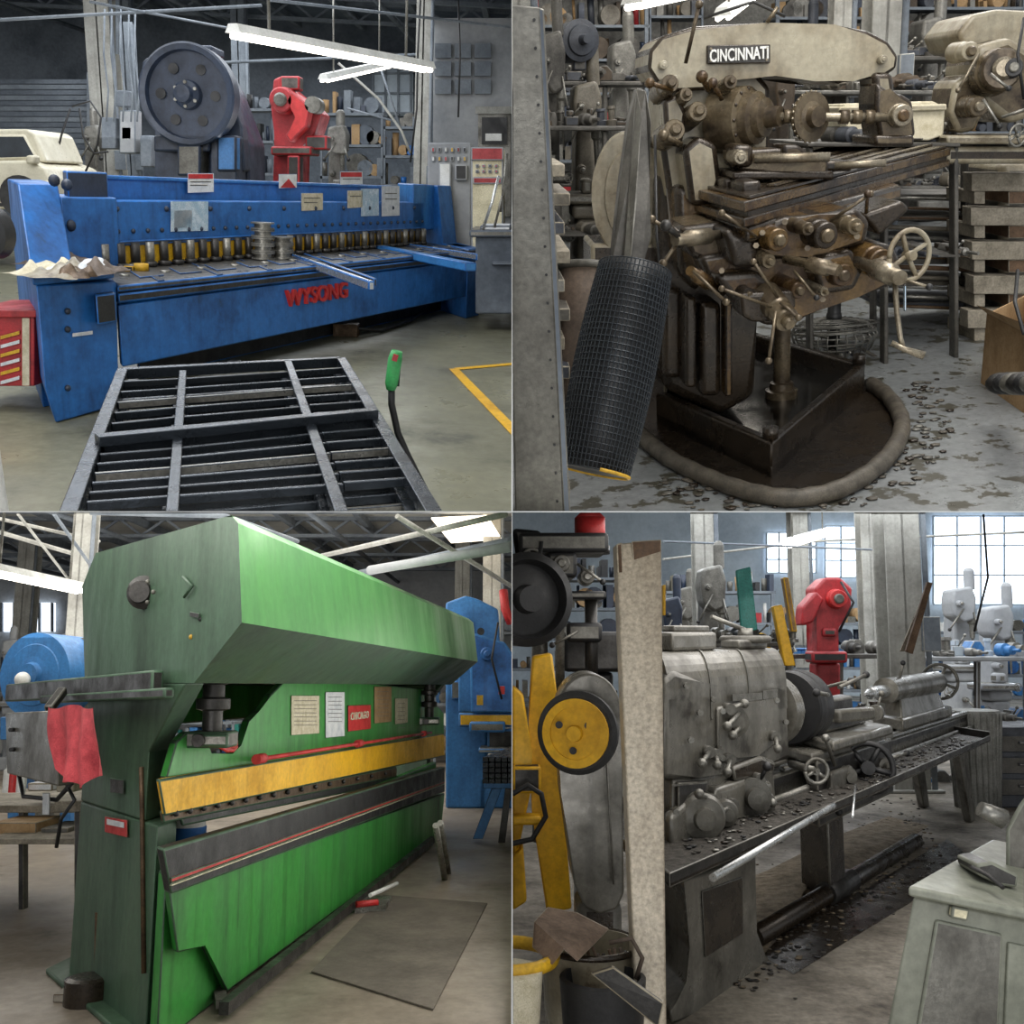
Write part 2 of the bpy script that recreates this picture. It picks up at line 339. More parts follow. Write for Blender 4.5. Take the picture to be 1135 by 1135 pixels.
def bgshelf(room,name,x0,x1,top,d,n,fr=CEILI,cols=None):
    by=room.basey((x0+x1)/2,d);m=MB(name,room);w=x1-x0
    for x in (x0,x1-.04*w): m.pb(x,top,x+max(2,.03*w),by,d,.05,fr);m.pb(x,top,x+max(2,.03*w),by,d+.6,.05,fr)
    cols=cols or [CARD,NAVY,WHITE,GREYM,RED,BEIGE,BLACK,YEL]
    for i in range(n):
        y=by-12-(by-top-14)*i/max(1,n-1); m.pb(x0,y-2,x1,y+1,d,.6,fr)
        x=x0+2; gap=(by-top)/n
        while x<x1-5:
            ww=random.uniform(3,9);hh=random.uniform(.25,.85)*gap; c=random.choice(cols);q=random.random()
            if q<.4: m.pb(x,y-2-hh,min(x+ww,x1-2),y-2,d+random.uniform(.02,.2),.3,c)
            elif q<.75: m.pc(x+ww/2,y-2,d+.25,ww*.4,hh*d/F,c,ax=(0,0,1),n=12)
            else: m.pc(x+ww/2,y-2-hh*.5,d+.1,hh*.45,.4,c,n=14)
            x+=ww+random.uniform(0,4)
    return m.done()
def bench(room,name,x0,x1,ytop,d,dens=1.0,cols=None,top=None):
    cols=cols or CLD; by=room.basey((x0+x1)/2,d);m=MB(name,room,.01)
    m.pb(x0,ytop,x1,ytop+5,d,.8,top or CLD[0])
    for x in (x0+2,(x0+x1)/2,x1-7): m.pb(x,ytop+5,x+5,by,d+.05,.08,CLD[0]);m.pb(x,ytop+5,x+5,by,d+.7,.08,CLD[0])
    m.pb(x0,(ytop+by)/2,x1,(ytop+by)/2+3,d+.05,.7,CLD[0])
    for lv,yb in ((0,ytop),(1,(ytop+by)/2),(2,by)):
        x=x0+3
        while x<x1-6:
            w=random.uniform(6,20);h=random.uniform(8,30 if lv==0 else 20)/dens; c=random.choice(cols);c2=random.choice(cols);dd=d+random.uniform(.1,.4);q=random.random();k=d/F
            if q<.25: m.pp([(x,yb),(x+w,yb),(x+w,yb-h*.6),(x+w*.7,yb-h),(x+w*.3,yb-h),(x,yb-h*.5)],dd,.25,c)
            elif q<.5: m.lathe(room.P(x+w/2,yb,dd),(0,0,1),[(0,w*.45*k),(h*.3*k,w*.45*k),(h*.35*k,w*.25*k),(h*.8*k,w*.25*k),(h*.85*k,w*.35*k),(h*k,w*.3*k)],c,16)
            elif q<.75: m.lathe(room.P(x+w/2,yb-w*.45,dd),(.3,-1,0),[(0,w*.45*k),(.1,w*.45*k),(.11,w*.3*k),(.2,w*.3*k),(.21,w*.12*k),(.3,w*.12*k)],c,20)
            else:
                m.pb(x,yb-h*.5,x+w,yb,dd,.3,c);m.pb(x+w*.2,yb-h*.8,x+w*.6,yb-h*.5,dd+.05,.2,c2);m.pl(x+w*.5,yb-h*.5,x+w*1.1,yb-h,dd-.05,.9,STEEL)
            x+=w*random.uniform(.8,1.15)/dens
    return m.done()
def lamp(room,p0,p1,w,name='fluorescent_lamp',chain=1.0,tube=LAMP):
    m=MB(name,room); p0=V(p0);p1=V(p1);t=(p1-p0).normalized();x=t.cross(V((0,0,1))).normalized()
    m.prism([p0-x*w*.5+V((0,0,.0)),p0+x*w*.5,p0+x*w*.28+V((0,0,w*.4)),p0-x*w*.28+V((0,0,w*.4))],p1-p0,WHITE)
    for s_ in (-.27,.27): m.cyl(p0+x*w*s_+V((0,0,-w*.12))+t*.03,p1+x*w*s_+V((0,0,-w*.12))-t*.03,w*.14,tube,n=12)
    for f in (.15,.85):
        q=p0.lerp(p1,f)+V((0,0,w*.4)); m.cyl(q,q+V((0,0,chain)),.012,STEEL,n=6)
    m.done()
def area(room,loc,size,energy,col=(1,.96,.9),rot=None,name='overhead_fill'):  # unseen area lamp added to brighten a room
    l=bpy.data.lights.new(name,'AREA');l.shape='RECTANGLE';l.size=size[0];l.size_y=size[1];l.energy=energy;l.color=col
    o=bpy.data.objects.new(name,l);sc.collection.objects.link(o)
    o.matrix_world=room.M@Matrix.Translation(V(loc))@(rot.to_4x4() if rot else Matrix.Identity(4))
def quad_on(m,F_,b,pts,off,mt): m.prism([F_.pb(x,y,b) for x,y in pts],off,mt)

# ================================================================ TOP LEFT : power shear
shell(TL,CONC1,WALLD,CEIL,28,5.2,-22,3)
R=TL
S=Fr(TL,TL.Z(60,470),(1010,190),(-49,190))
aL,_=S.ab(48,400,0); aC,_=S.ab(130,400,0); aR,_=S.ab(530,300,0)
zt=S.ab(130,318,0)[1]; zleg=S.ab(48,311,0)[1]
m=MB('metal_shear',TL,.012)
quad_on(m,S,0,[(40,316),(129,312),(132,449),(62,469),(50,430)],S.v*.9,BLUE)
m.fbox(S,aL-.03,aC+.02,-.03,.9,zleg-.02,zleg+.03,BLUE)
c0,c1=S.ab(104,325,0),S.ab(128,355,0); m.fbox(S,c0[0],c1[0],-.09,0,c1[1],c0[1],BLACK)
a0,z0=S.ab(131,338,0);_,z1=S.ab(132,408,0)
m.fbox(S,a0,aR,0,.12,z1,z0,BLUE)
m.fbox(S,a0,aR,.02,.7,z0,zt,DKSTEEL); m.fbox(S,a0,aR,-.035,.02,z0+.015,zt-.04,DKSTEEL)
m.fbox(S,a0,aR,-.03,1.15,zt-.03,zt+.01,TABLE)
m.fbox(S,a0+.3,aR-.3,.7,.8,.0,z1,BLACK)
bB=1.0
for k in range(9):
    aa=a0+(aR-a0)*(k+.6)/9.4
    m.fbox(S,aa,aa+.07,-.02,.95,zt+.01,zt+.018,BLACK)
for k in range(14):
    aa=a0+(aR-a0)*(k+.4)/14.2
    m.cyl(S.pt(aa,.5,zt),S.pt(aa,.5,zt+.025),.035,STEEL,n=12)
    m.fbox(S,aa+.1,aa+.35,.25,.7,zt+.01,zt+.02,TABLE)
ba0,bz1=S.ab(98,222,bB);_,bz0=S.ab(100,274,bB);ba1,_=S.ab(470,230,bB)
bz0=max(bz0,zt+.09)
m.fbox(S,ba0,ba1,bB,bB+.25,bz0,bz1,BLUE)
m.fbox(S,ba0,ba1,bB-.03,bB+.0,bz0,bz0+.035,NAVY)
ra0,rz1=S.ab(88,193,bB+.3);ra1,_=S.ab(440,190,bB+.3)
m.fbox(S,ra0,ra1,bB+.28,bB+.5,bz0,rz1,BLUE);m.fbox(S,ra0,ra1,bB+.25,bB+.55,rz1-.03,rz1,BLUE2)
n=34
for k in range(n):
    aa=ba0+(ba1-ba0)*(k+.7)/n
    m.cyl(S.pt(aa,bB-.04,bz0+.02),S.pt(aa,bB-.04,zt+.04),.035,DKSTEEL if k%3 else STEEL,n=12)
    m.cyl(S.pt(aa,bB-.04,zt+.05),S.pt(aa,bB-.04,zt+.015),.05,DKSTEEL,n=12)
    m.fbox(S,aa+.05,aa+.13,bB-.01,bB+.05,zt+.02,bz0+.01,YEL)
    m.ball(S.pt(aa,bB-.01,bz0+.1),.018,NAVY,n=8)
for k in range(10):
    aa=ba0+(ba1-ba0)*(k+.5)/10; m.ball(S.pt(aa,bB-.005,bz1-.06),.022,NAVY,n=8)
m.fbox(S,ba0,ba1,bB+.1,bB+.2,zt-.02,bz0+.02,BLACK)
m.prism([S.pt(aL+.0,.5,0),S.pt(aL,2.6,0),S.pt(aL,2.6,1.35),S.pt(aL,1.1,1.35),S.pt(aL,.5,zleg+.03)],S.u*.35,BLUE)
m.fbox(S,aL+.35,ra0+.3,.95,1.7,zt,bz1+.02,BLUE)
m.prism([S.pt(aR-.35,-.02,0),S.pt(aR-.35,2.2,0),S.pt(aR-.35,2.2,1.45),S.pt(aR-.35,.9,1.45),S.pt(aR-.35,.7,zt+.02),S.pt(aR-.35,-.02,zt+.02)],S.u*.4,BLUE)
m.fbox(S,ba1-.3,aR-.1,1.0,1.5,bz0,1.45,BLUE2)
for q in ((62,236),(78,250),(60,200),(74,205)): m.ball(S.pb(q[0],q[1],.95),.04,NAVY,n=8)
m.fbox(S,ra0-.15,ra0+.25,1.1,1.4,bz1,rz1+.02,NAVY)
m.lathe(S.pb(-4,258,.6),-S.u,[(0,.15),(.08,.15),(.09,.1),(.1,.05)],BLACK,28)
for yy in (345,365,430): m.ball(S.pb(75,yy,-.01),.02,NAVY,n=8)
quad_on(m,S,-.012,[(80,369),(103,366),(103,371),(80,374)],S.v*.01,PAPER)
hh=abs(S.ab(350,318,0)[1]-S.ab(350,336,0)[1])
m.text('WYSONG',(S.pb(316,331,-.01)+S.pb(384,321,-.01))/2,S.u,(0,0,1),(S.pb(384,318,0)-S.pb(316,327,0)).length,hh,REDL,.02)
z_=zt+.0
m.bar(TL.Z(326,286,z_),TL.Z(412,317,z_),.05,.07,BRIGHT);m.bar(TL.Z(338,284,z_),TL.Z(416,313,z_),.03,.06,DKSTEEL)
m.bar(TL.Z(400,272,z_),TL.Z(522,296,z_),.12,.08,BLUE2);m.bar(TL.Z(430,270,z_),TL.Z(530,285,z_),.04,.07,BRIGHT)
for (x0,y0,x1,y1,mt,bb) in [(189,223,231,257,PLASTIC,bB),(193,233,213,254,PAPER,bB),(208,192,237,214,WHITE,bB+.25),(309,193,329,209,WHITE,bB+.25),(377,190,402,205,WHITE,bB+.25),
    (334,214,358,234,PAPERY,bB),(385,211,402,231,PAPERY,bB),(400,209,420,240,PLASTIC,bB),(423,206,443,240,PAPER,bB)]:
    quad_on(m,S,bb-.012,[(x0,y1),(x1,y1-1),(x1,y0),(x0,y0)],S.v*.006,mt)
for (x0,x1,y) in [(209,236,193),(378,401,191)]: quad_on(m,S,bB+.23,[(x0,y+5),(x1,y+5),(x1,y),(x0,y)],S.v*.004,REDL)
for (x0,x1,y) in [(211,234,201),(211,230,205),(380,399,198),(337,355,219),(337,352,224),(388,400,217),(427,440,214),(427,440,220)]: quad_on(m,S,(bB+.232 if y<210 and x0<390 else bB-.016),[(x0,y+1),(x1,y+1),(x1,y),(x0,y)],S.v*.002,GREYM)
quad_on(m,S,bB+.23,[(311,208),(328,208),(320,198)],S.v*.004,REDL)
m.done()
m=MB('spool_stack',TL)
for (x,y,k) in ((292,287,5),(313,286,3)):
    p=TL.Z(x,y,zt+.02)
    for i in range(k):
        m.lathe(p+V((0,0,i*.062)),(0,0,1),[(0,.1),(.012,.1),(.013,.07),(.045,.07),(.046,.1),(.058,.1)],STEEL,20)
m.done()
m=MB('glove_pile',TL)
for i,(x,y,mt,rx,ry) in enumerate(((56,300,PAPERY,.15,.3),(74,303,BEIGE,.17,.3),(92,300,PAPER,.14,.35),(108,301,BRN,.12,.25),(66,290,BRN,.15,.3),(84,306,RUST,.1,.12))):
    p=TL.Z(x,y,zleg+.03); m.cloth(p,rx,ry,.09,mt,seed=i)
m.done()
m=MB('tape_measure',TL,.006);p=TL.Z(157,300,zt+.02);m.cyl(p,p+V((0,0,.05)),.05,YEL);m.box(p.x-.12,p.x-.05,p.y-.03,p.y+.03,zt+.01,zt+.05,BLACK);m.done()
m=MB('hammer',TL);p=TL.Z(120,300,zt+.03);q=TL.Z(145,296,zt+.03);m.cyl(p,q,.012,WOODB);m.cyl(q+V((-.05,0,0)),q+V((.05,0.05,0)),.02,GREYM);m.done()

# stack of steel frames
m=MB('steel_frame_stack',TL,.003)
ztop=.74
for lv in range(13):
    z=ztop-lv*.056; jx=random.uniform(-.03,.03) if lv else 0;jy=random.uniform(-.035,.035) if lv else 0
    j=V((jx,jy,z-ztop)); M_=TUBEL if lv==0 else (BLACKS if lv<3 or lv%3==0 else TUBED)  # levels below the top get darker steel to paint in the stack's shade
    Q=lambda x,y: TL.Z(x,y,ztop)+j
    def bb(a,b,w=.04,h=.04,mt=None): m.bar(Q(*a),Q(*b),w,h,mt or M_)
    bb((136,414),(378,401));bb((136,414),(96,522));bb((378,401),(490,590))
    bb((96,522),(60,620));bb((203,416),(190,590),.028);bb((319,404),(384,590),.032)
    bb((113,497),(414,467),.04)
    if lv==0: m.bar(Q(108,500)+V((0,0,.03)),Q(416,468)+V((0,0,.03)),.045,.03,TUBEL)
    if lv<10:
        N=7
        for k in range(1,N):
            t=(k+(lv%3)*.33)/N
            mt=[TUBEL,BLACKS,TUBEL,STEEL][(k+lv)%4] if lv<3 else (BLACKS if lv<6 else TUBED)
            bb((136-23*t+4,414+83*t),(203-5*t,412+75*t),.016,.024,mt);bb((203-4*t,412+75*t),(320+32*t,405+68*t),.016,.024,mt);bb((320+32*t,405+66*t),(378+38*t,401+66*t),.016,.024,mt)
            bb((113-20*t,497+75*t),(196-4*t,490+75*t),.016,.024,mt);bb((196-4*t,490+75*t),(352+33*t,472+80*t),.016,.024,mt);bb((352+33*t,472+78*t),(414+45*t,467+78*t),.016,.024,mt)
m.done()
m=MB('pallet',TL,.004)
for (a,b) in (((150,440),(370,425)),((140,500),(400,480)),((110,560),(440,540))):
    m.bar(TL.Z(a[0],a[1],.03),TL.Z(b[0],b[1],.03),.2,.05,OILYD)
m.done()
m=MB('pallet_jack',TL)
d=4.0
m.tube([TL.P(434,432,d),TL.P(434,448,d),TL.P(441,480,d),TL.P(452,505,d),TL.P(462,525,d),TL.P(480,560,d-.1),TL.P(495,600,d-.2)],.014,BLACK)
m.tube([TL.P(433,432,d),TL.P(434,425,d),TL.P(438,398,d),TL.P(440,389,d)],[.018,.026,.028,.022],GREENB,14)
m.bar(TL.P(437,400,d-.03),TL.P(439,393,d-.03),.02,.01,RED,up=(0,1,0));m.cyl(TL.P(443,402,d),TL.P(441,428,d),.006,BLACK,n=8)
m.done()
m=MB('floor_marking_tape',TL)
for (a,b) in (((503,409),(640,550)),((506,409),(640,397))):
    p=TL.Z(*a,.004);q=TL.Z(*b,.004); w=(q-p).normalized().cross(V((0,0,1)))*.04
    m.prism([p-w,p+w,q+w,q-w],(0,0,.003),YEL2)
m.done()
m=MB('electrical_outlet_box',TL,.005);p=TL.Z(384,372,0);m.box(p.x-.12,p.x+.12,p.y-.08,p.y+.08,0,.12,RUST);m.tube([p+V((.1,0,.08)),p+V((.3,.3,.02)),p+V((.5,1.2,.02)),TL.Z(470,345,.02)],.018,BLACK);m.done()
m=MB('paper_scrap',TL);p=TL.Z(252,402,.004);m.prism([p,p+V((.07,0,0)),p+V((.08,.12,0)),p+V((.01,.1,0))],(0,0,.01),PAPER);m.done()
m=MB('striped_barrier',TL,.006)
m.pb(-40,350,38,428,6.2,.5,RED)
m.pb(-40,344,40,352,6.15,.6,RED)
for k in range(6): m.pp([(0,372+k*10),(22,366+k*10),(22,371+k*10),(0,377+k*10)],6.19,.01,YEL if k%2==0 else PAPER)
m.pb(24,352,33,428,6.19,.01,PAPERY)
m.done()
m=MB('bollard',TL,.01);p=TL.P(2,560,3.4);m.cyl((p.x-.02,3.4,0),(p.x-.06,3.4,.95),.05,WHITE);m.done()
m=MB('punch_press',TL,.03)
d=15;by=R.basey(230,d)
m.pp([(178,80),(236,68),(252,98),(276,160),(280,by),(170,by),(172,120)],d,.9,NAVY)
m.pb(232,150,262,by,d-.6,.5,NAVY)
m.pb(170,150,232,168,d-.7,.9,NAVY);m.pp([(232,84),(248,86),(268,140),(272,190),(246,190)],d-.3,.3,NAVY);m.pb(240,150,262,190,d-.65,.2,BLUE2)
c=R.P(208,105,d-.75);k=d/F
m.lathe(c,(-.05,-1,0),[(-.22,47*k),(.05,48*k),(.07,46*k),(.06,41*k),(-.04,40*k),(-.04,14*k),(.06,13*k),(.12,9*k),(.22,8*k),(.24,4*k)],NAVY,48)
for i in range(6):
    a=i*math.pi/3; q=c+V((math.cos(a)*27*k,.04,math.sin(a)*27*k)); m.cyl(q,q+V((0,-.03,0)),5*k,BLACK,n=16)
    q=c+V((math.cos(a+.5)*11*k,-.06,math.sin(a+.5)*11*k)); m.cyl(q,q+V((0,-.06,0)),1.6*k,STEEL,n=8)
m.wheel(R.P(168,75,d-.2),(0,-1,0),8*k,1.5*k,NAVY)
m.pb(205,50,235,60,d,.6,NAVY);m.pb(196,160,222,195,d-.8,.4,GREYM);m.pt([(205,58,d-.5),(230,62,d-.5),(250,80,d-.4),(258,105,d-.4)],2,NAVY)
m.done()
m=MB('red_punch_press',TL,.03);d=17;by=R.basey(330,d);k=d/F
m.pp([(303,88),(312,84),(320,100),(346,116),(356,126),(348,150),(330,165),(330,by),(300,by),(304,150),(300,120)],d,.8,RED)
m.boss(316,112,d-.1,12,.3,RED,m2=GREYM);m.pp([(322,100),(344,118),(340,140),(322,158),(316,150),(330,130),(316,112)],d-.4,.3,REDL);m.pb(338,150,362,166,d-.2,.4,DKSTEEL);m.pc(352,118,d,8,.4,GREYM,ax=(0,-1,0));m.pb(310,84,332,100,d-.1,.3,CLD[0])
m.pb(300,162,345,172,d-.4,.7,CLD[0]);m.pb(318,172,332,by,d-.4,.3,DKSTEEL)
m.done()
m=MB('pickup_truck',TL,.04);d=15;by=R.basey(20,d)
m.pp([(-60,178),(30,178),(50,186),(57,200),(57,222),(-60,222)],d,1.8,CREAM)
m.pp([(-60,143),(30,143),(38,148),(52,180),(-60,180)],d+.3,1.3,CREAM)
m.pp([(-30,149),(27,149),(42,176),(-30,178)],d+.27,.1,GLASS)
m.pb(-60,222,57,232,d+.1,1.6,BLACK);m.pc(22,218,d-.05,22,.3,RUBBER);m.pc(22,218,d-.1,11,.1,STEEL);m.pb(48,200,58,210,d-.03,.1,WHITE);m.pb(28,172,38,182,d-.15,.2,CREAM)
m.done()
m=MB('door_1',TL)
for k in range(18): m.pb(-20,88+k*6,96,92.8+k*6,23,.06,CEILI if k%2 else WALLD)
m.pb(96,80,102,200,22.9,.2,CEILI)
m.done()
column(TL,112,20,.45,5.2,COLM);column(TL,140,23,.3,5.2,CEILI);column(TL,468,19,.25,5.2,COLM);column(TL,265,24,.3,5.2,CEILI)
m=MB('electrical_panel',TL,.02)
for (x0,y0,x1,y1,mt) in ((112,130,128,165,CEILI),(132,122,150,170,WALLG),(128,100,140,118,CEILI),(134,140,146,155,WHITE),(155,150,168,185,CEILI)): m.pb(x0,y0,x1,y1,17.5,.3,mt)
for x in (118,126,136,145,152): m.pt([(x,135,17.4),(x+2,100,17.4),(x-3,60,17.4),(x-2,10,17.4)],.9,CEILI,6)
m.done()
m=MB('hanging_cable',TL)
for pts in ([(78,120),(68,150),(60,185),(80,200)],[(80,118),(100,112),(112,130),(108,160),(95,190)],[(88,120),(92,150),(104,170),(120,168)],[(466,0),(463,60),(462,120),(455,180)],[(508,0),(510,60),(508,130)]):
    m.pt([(a,b,16) for a,b in pts],1.1,BLACK,6)
m.done()
m=MB('wall_side',TL,.0);m.pb(480,20,620,300,21,.2,WALLG);m.done()
m=MB('window_1',TL)
m.pb(412,58,458,128,27.8,.1,WALLBR)
for k in range(4): m.pb(412+k*14,58,414+k*14,128,27.7,.1,CEILI)
for k in range(4): m.pb(412,58+k*22,458,60+k*22,27.7,.1,CEILI)
m.done()
m=MB('window_2',TL)
for x in range(3):
    for y in range(3): m.pb(482+x*22,48+y*20,500+x*22,64+y*20,20.9,.08,CEILI)
m.done()
m=MB('door_2',TL);m.pb(530,125,566,240,20.85,.1,GREYM);m.pb(534,130,562,160,20.8,.05,BLACK);m.pb(538,148,556,156,20.75,.04,WHITE);m.pb(527,118,568,126,20.8,.1,COLM);m.done()
m=MB('control_cabinet',TL,.02)
d=12.5;by=R.basey(520,d)
m.pb(474,158,522,by,d+.8,.7,WALLG);m.pb(522,163,558,by-30,d,.8,CRT);m.pb(522,163,558,178,d-.04,.05,RED);m.pb(524,196,556,204,d-.04,.05,RED)
for k in range(12): m.pb(478+(k%6)*7,163+(k//6)*10,482+(k%6)*7,169+(k//6)*10,d+.76,.04,[RED,BLACK,WHITE,YEL][k%4])
for k in range(8): m.pb(527+(k%4)*7,182+(k//4)*6,531+(k%4)*7,186+(k//4)*6,d-.04,.04,[BLACK,RED][k%2])
m.pb(486,180,500,225,d+.7,.08,WHITE);m.pb(504,182,518,200,d+.7,.08,BLACK)
m.done()
m=MB('cabinet',TL,.02);d=12;by=R.basey(548,d)
m.pb(527,262,600,by-6,d-1,1,WALLD);m.pb(520,255,600,263,d-1.05,1.1,GREYM);m.pb(545,290,575,294,d-1.06,.1,CEILI);m.pb(532,250,566,256,d-1,.6,PAPER)
m.pt([(535,255,d-1),(545,225,d-1),(553,195,d-1)],1.6,BRIGHT);m.pt([(548,252,d-1),(560,205,d-1)],1.4,STEEL);m.pt([(555,235,d-1),(562,170,d-1)],1.4,STEEL);m.done()
bgshelf(TL,'storage_shelf',255,305,120,21,5,cols=[BLACK,CEILI,NAVY,WALLD,GREYM]);bgshelf(TL,'storage_shelf',355,425,125,22,5,cols=[CARD,CEILI,NAVY,WALLD,GREYM])
bgshelf(TL,'storage_shelf',425,475,140,22,5,cols=[CARD,CEILI,NAVY,WALLD,GREYM,BLUE]);bgmill(TL,'milling_machine',372,130,20,36,CLD[4]);bgmill(TL,'drill_press',100,130,18,30,CLD[4])
m=MB('crane_arm',TL,.01);m.pt([(375,70,17),(420,110,17),(445,145,17),(455,170,17)],1.3,COLM,8);m.pt([(385,120,17.2),(440,135,17.2)],1.0,CEILI,8);m.pt([(420,70,17.2),(445,145,17.2)],1.1,CEILI,8);m.done()
m=MB('overhead_pipe',TL)
for (a,b,r) in (((0,22,14),(290,6,14),1.6),((100,2,13),(300,40,17),1.4),((230,70,22),(480,60,22),1.5),((300,0,13),(565,30,17),1.6),((130,60,20),(130,0,20),2)): m.pt([a,b],r,CEILI,8)
m.done()
lamp(TL,TL.P(258,36,7.5),TL.P(476,76,9.6),.14);lamp(TL,TL.P(358,88,14),TL.P(430,72,15.5),.16)
area(TL,(-4,7.5,4.9),(3,5),360,(.95,.97,1));area(TL,(-5,16,4.5),(6,6),480,(.92,.96,1));area(TL,(-6,23,4.3),(8,5),420,(.92,.96,1));area(TL,(-1.2,4,3.6),(1.6,2),50,(1,.98,.94))  # added overhead fills, out of view, the deeper ones for the background
area(TL,(-6,14,1.9),(8,12),240,(.95,.97,1),Matrix.Rotation(math.pi,3,'X'),name='upward_fill')  # unseen upward lamp added to lift the dark ceiling

# ================================================================ TOP RIGHT : milling machine
R=TR
shell(TR,CONC2,WALLB,CEIL,16,5,-2,16,ceil=False)
nt=CONC2.node_tree;bs=nt.nodes['Principled BSDF'];src=bs.inputs['Base Color'].links[0].from_socket
tc=[n for n in nt.nodes if n.type=='TEX_COORD'][0]
n1=nt.nodes.new('ShaderNodeTexNoise');n1.inputs['Scale'].default_value=6.5;n1.inputs['Detail'].default_value=8;n1.inputs['Roughness'].default_value=.65;nt.links.new(tc.outputs['Object'],n1.inputs['Vector'])
rr=nt.nodes.new('ShaderNodeValToRGB');rr.color_ramp.elements[0].position=.55;rr.color_ramp.elements[1].position=.565;nt.links.new(n1.outputs['Fac'],rr.inputs['Fac'])
mx=nt.nodes.new('ShaderNodeMix');mx.data_type='RGBA';nt.links.new(rr.outputs[0],mx.inputs[0]);nt.links.new(src,mx.inputs[6]);mx.inputs[7].default_value=lin('#413f36');nt.links.new(mx.outputs[2],bs.inputs['Base Color'])

G0,S0=GREYM,STEEL
GREYM,STEEL=TRG,TRS
m=MB('milling_machine',TR,.03)
A=TR.Z(712,462);B=TR.Z(855,532);Cc=TR.Z(958,436);D=A+Cc-B
def up(p,z): return V((p.x,p.y,p.z+z))
H=.17
def lerp(a,b,t): return a+(b-a)*t
cen=(A+B+Cc+D)/4
m.prism([A,B,Cc,D],(0,0,.06),OILYD,bev=.005)
m.prism([up(lerp(p,cen,.08),.06) for p in (A,B,Cc,D)],(0,0,.012),OIL,bev=0)
for p,q in ((A,B),(B,Cc),(Cc,D),(D,A)):
    pi_=lerp(p,cen,.09);qi=lerp(q,cen,.09)
    m.prism([up(p,0),up(q,0),up(qi,0),up(pi_,0)],(0,0,H),OILYD,bev=.012)
for p in (A,B,Cc,D): m.cyl(up(lerp(p,cen,.06),H),up(lerp(p,cen,.06),H+.05),.035,OILYD,n=8)
# column
m.pp([(732,190),(850,170),(846,260),(842,330),(838,440),(800,462),(735,432),(728,330)],4.9,.7,OILYD,bev=.05)
m.pp([(740,88),(770,80),(840,80),(854,96),(856,130),(848,190),(838,240),(800,262),(756,256),(742,225),(732,160)],4.8,.5,BEIGE,bev=.08)
m.pp([(748,205),(796,210),(788,300),(772,326),(752,300)],4.68,.3,OILY,bev=.06)
m.pp([(757,165),(775,150),(795,160),(800,200),(790,230),(765,228)],4.6,.25,BEIGE,bev=.06)
m.pp([(735,110),(752,104),(762,125),(756,165),(738,160)],4.66,.3,BEIGE,bev=.05)
m.pb(760,330,772,430,4.6,.2,OILYD);m.pb(776,335,800,440,4.65,.3,OILYD);m.pb(804,335,812,440,4.6,.1,OILY);m.pb(735,320,757,420,4.75,.2,OILYD)
# overarm
m.pp([(718,76),(720,56),(733,40),(770,29),(850,25),(925,27),(962,34),(985,46),(996,62),(994,76),(982,84),(945,86),(930,94),(905,86),(860,84),(800,86),(785,100),(745,102),(728,92)],4.72,.42,BEIGE,bev=.09)
m.pp([(784,50),(854,49),(854,70),(784,71)],4.70,.03,DKSTEEL,bev=.004)
for (x,y) in ((788,54),(850,53),(788,67),(850,66)): m.cyl(TR.P(x,y,4.7),TR.P(x,y,4.69),.006,STEEL,n=8)
cpl=(TR.P(786,60,4.695)+TR.P(852,60,4.695))/2
m.text('CINCINNATI',cpl,(1,0,-.02),(0,0,1),60*4.69/F,12*4.69/F,WHITE,.006)
m.pl(785,100,778,85,4.65,3,OILY);m.pl(760,70,775,5,4.6,2.0,GREYM)
m.pt([(862,8,4.7),(850,25,4.7)],2,GREYM);m.pt([(780,20,4.9),(835,2,4.9),(870,18,4.9)],1.6,RUBBER)
for (x,y) in ((735,72),(748,88),(978,66)): m.boss(x,y,4.7,4,.02,BEIGE)
# spindle nose and arbor
k=4.72/F
c=TR.P(818,132,4.76)
ax_=V((.72,-.69,0)).normalized()
m.lathe(c+V((0,-.02,0)),ax_,[(-.1,33*k),(.04,32*k),(.05,27*k),(.09,26*k),(.1,20*k),(.13,19*k),(.14,11*k),(.2,10*k)],GREYM,36)
for i in range(12):
    a=i*math.pi/6; x_=ax_.cross(V((0,0,1))); m.ball(c+ax_*.045+V((0,-.02,0))+x_*math.cos(a)*29*k+V((0,0,math.sin(a)*29*k)),2*k,OILYD,n=8)
p0=c+ax_*.18+V((0,-.02,0));p1=TR.P(1000,130,p0.y-.02)
m.cyl(p0,p1,4.5*k,STEEL,n=16)
for t in (.05,.13,.5,.6,.7): m.cyl(p0.lerp(p1,t),p0.lerp(p1,t+.07),7*k,GREYM,n=18)
q=p0.lerp(p1,.27); dirx=V((.45,-.9,0)).normalized(); m.lathe(q,dirx,[(-.012,15*k),(-.01,24*k),(.01,24*k),(.012,15*k),(.02,11*k),(.05,10*k)],GREYM,28)
xx_=dirx.cross(V((0,0,1)))
for i in range(24):
    a=i*math.pi/12; m.ball(q+xx_*math.cos(a)*24*k+V((0,0,math.sin(a)*24*k)),1.6*k,STEEL,n=6)
m.pp([(972,90),(984,103),(1000,104),(1012,112),(1016,150),(1000,162),(976,158),(970,120)],4.6,.22,GREYM,bev=.04)
m.pp([(968,80),(990,80),(994,106),(970,110)],4.68,.2,BEIGE,bev=.03)
m.boss(995,128,4.6,11,.06,STEEL,m2=OILY);m.pb(970,150,1014,162,4.55,.3,GREYM)
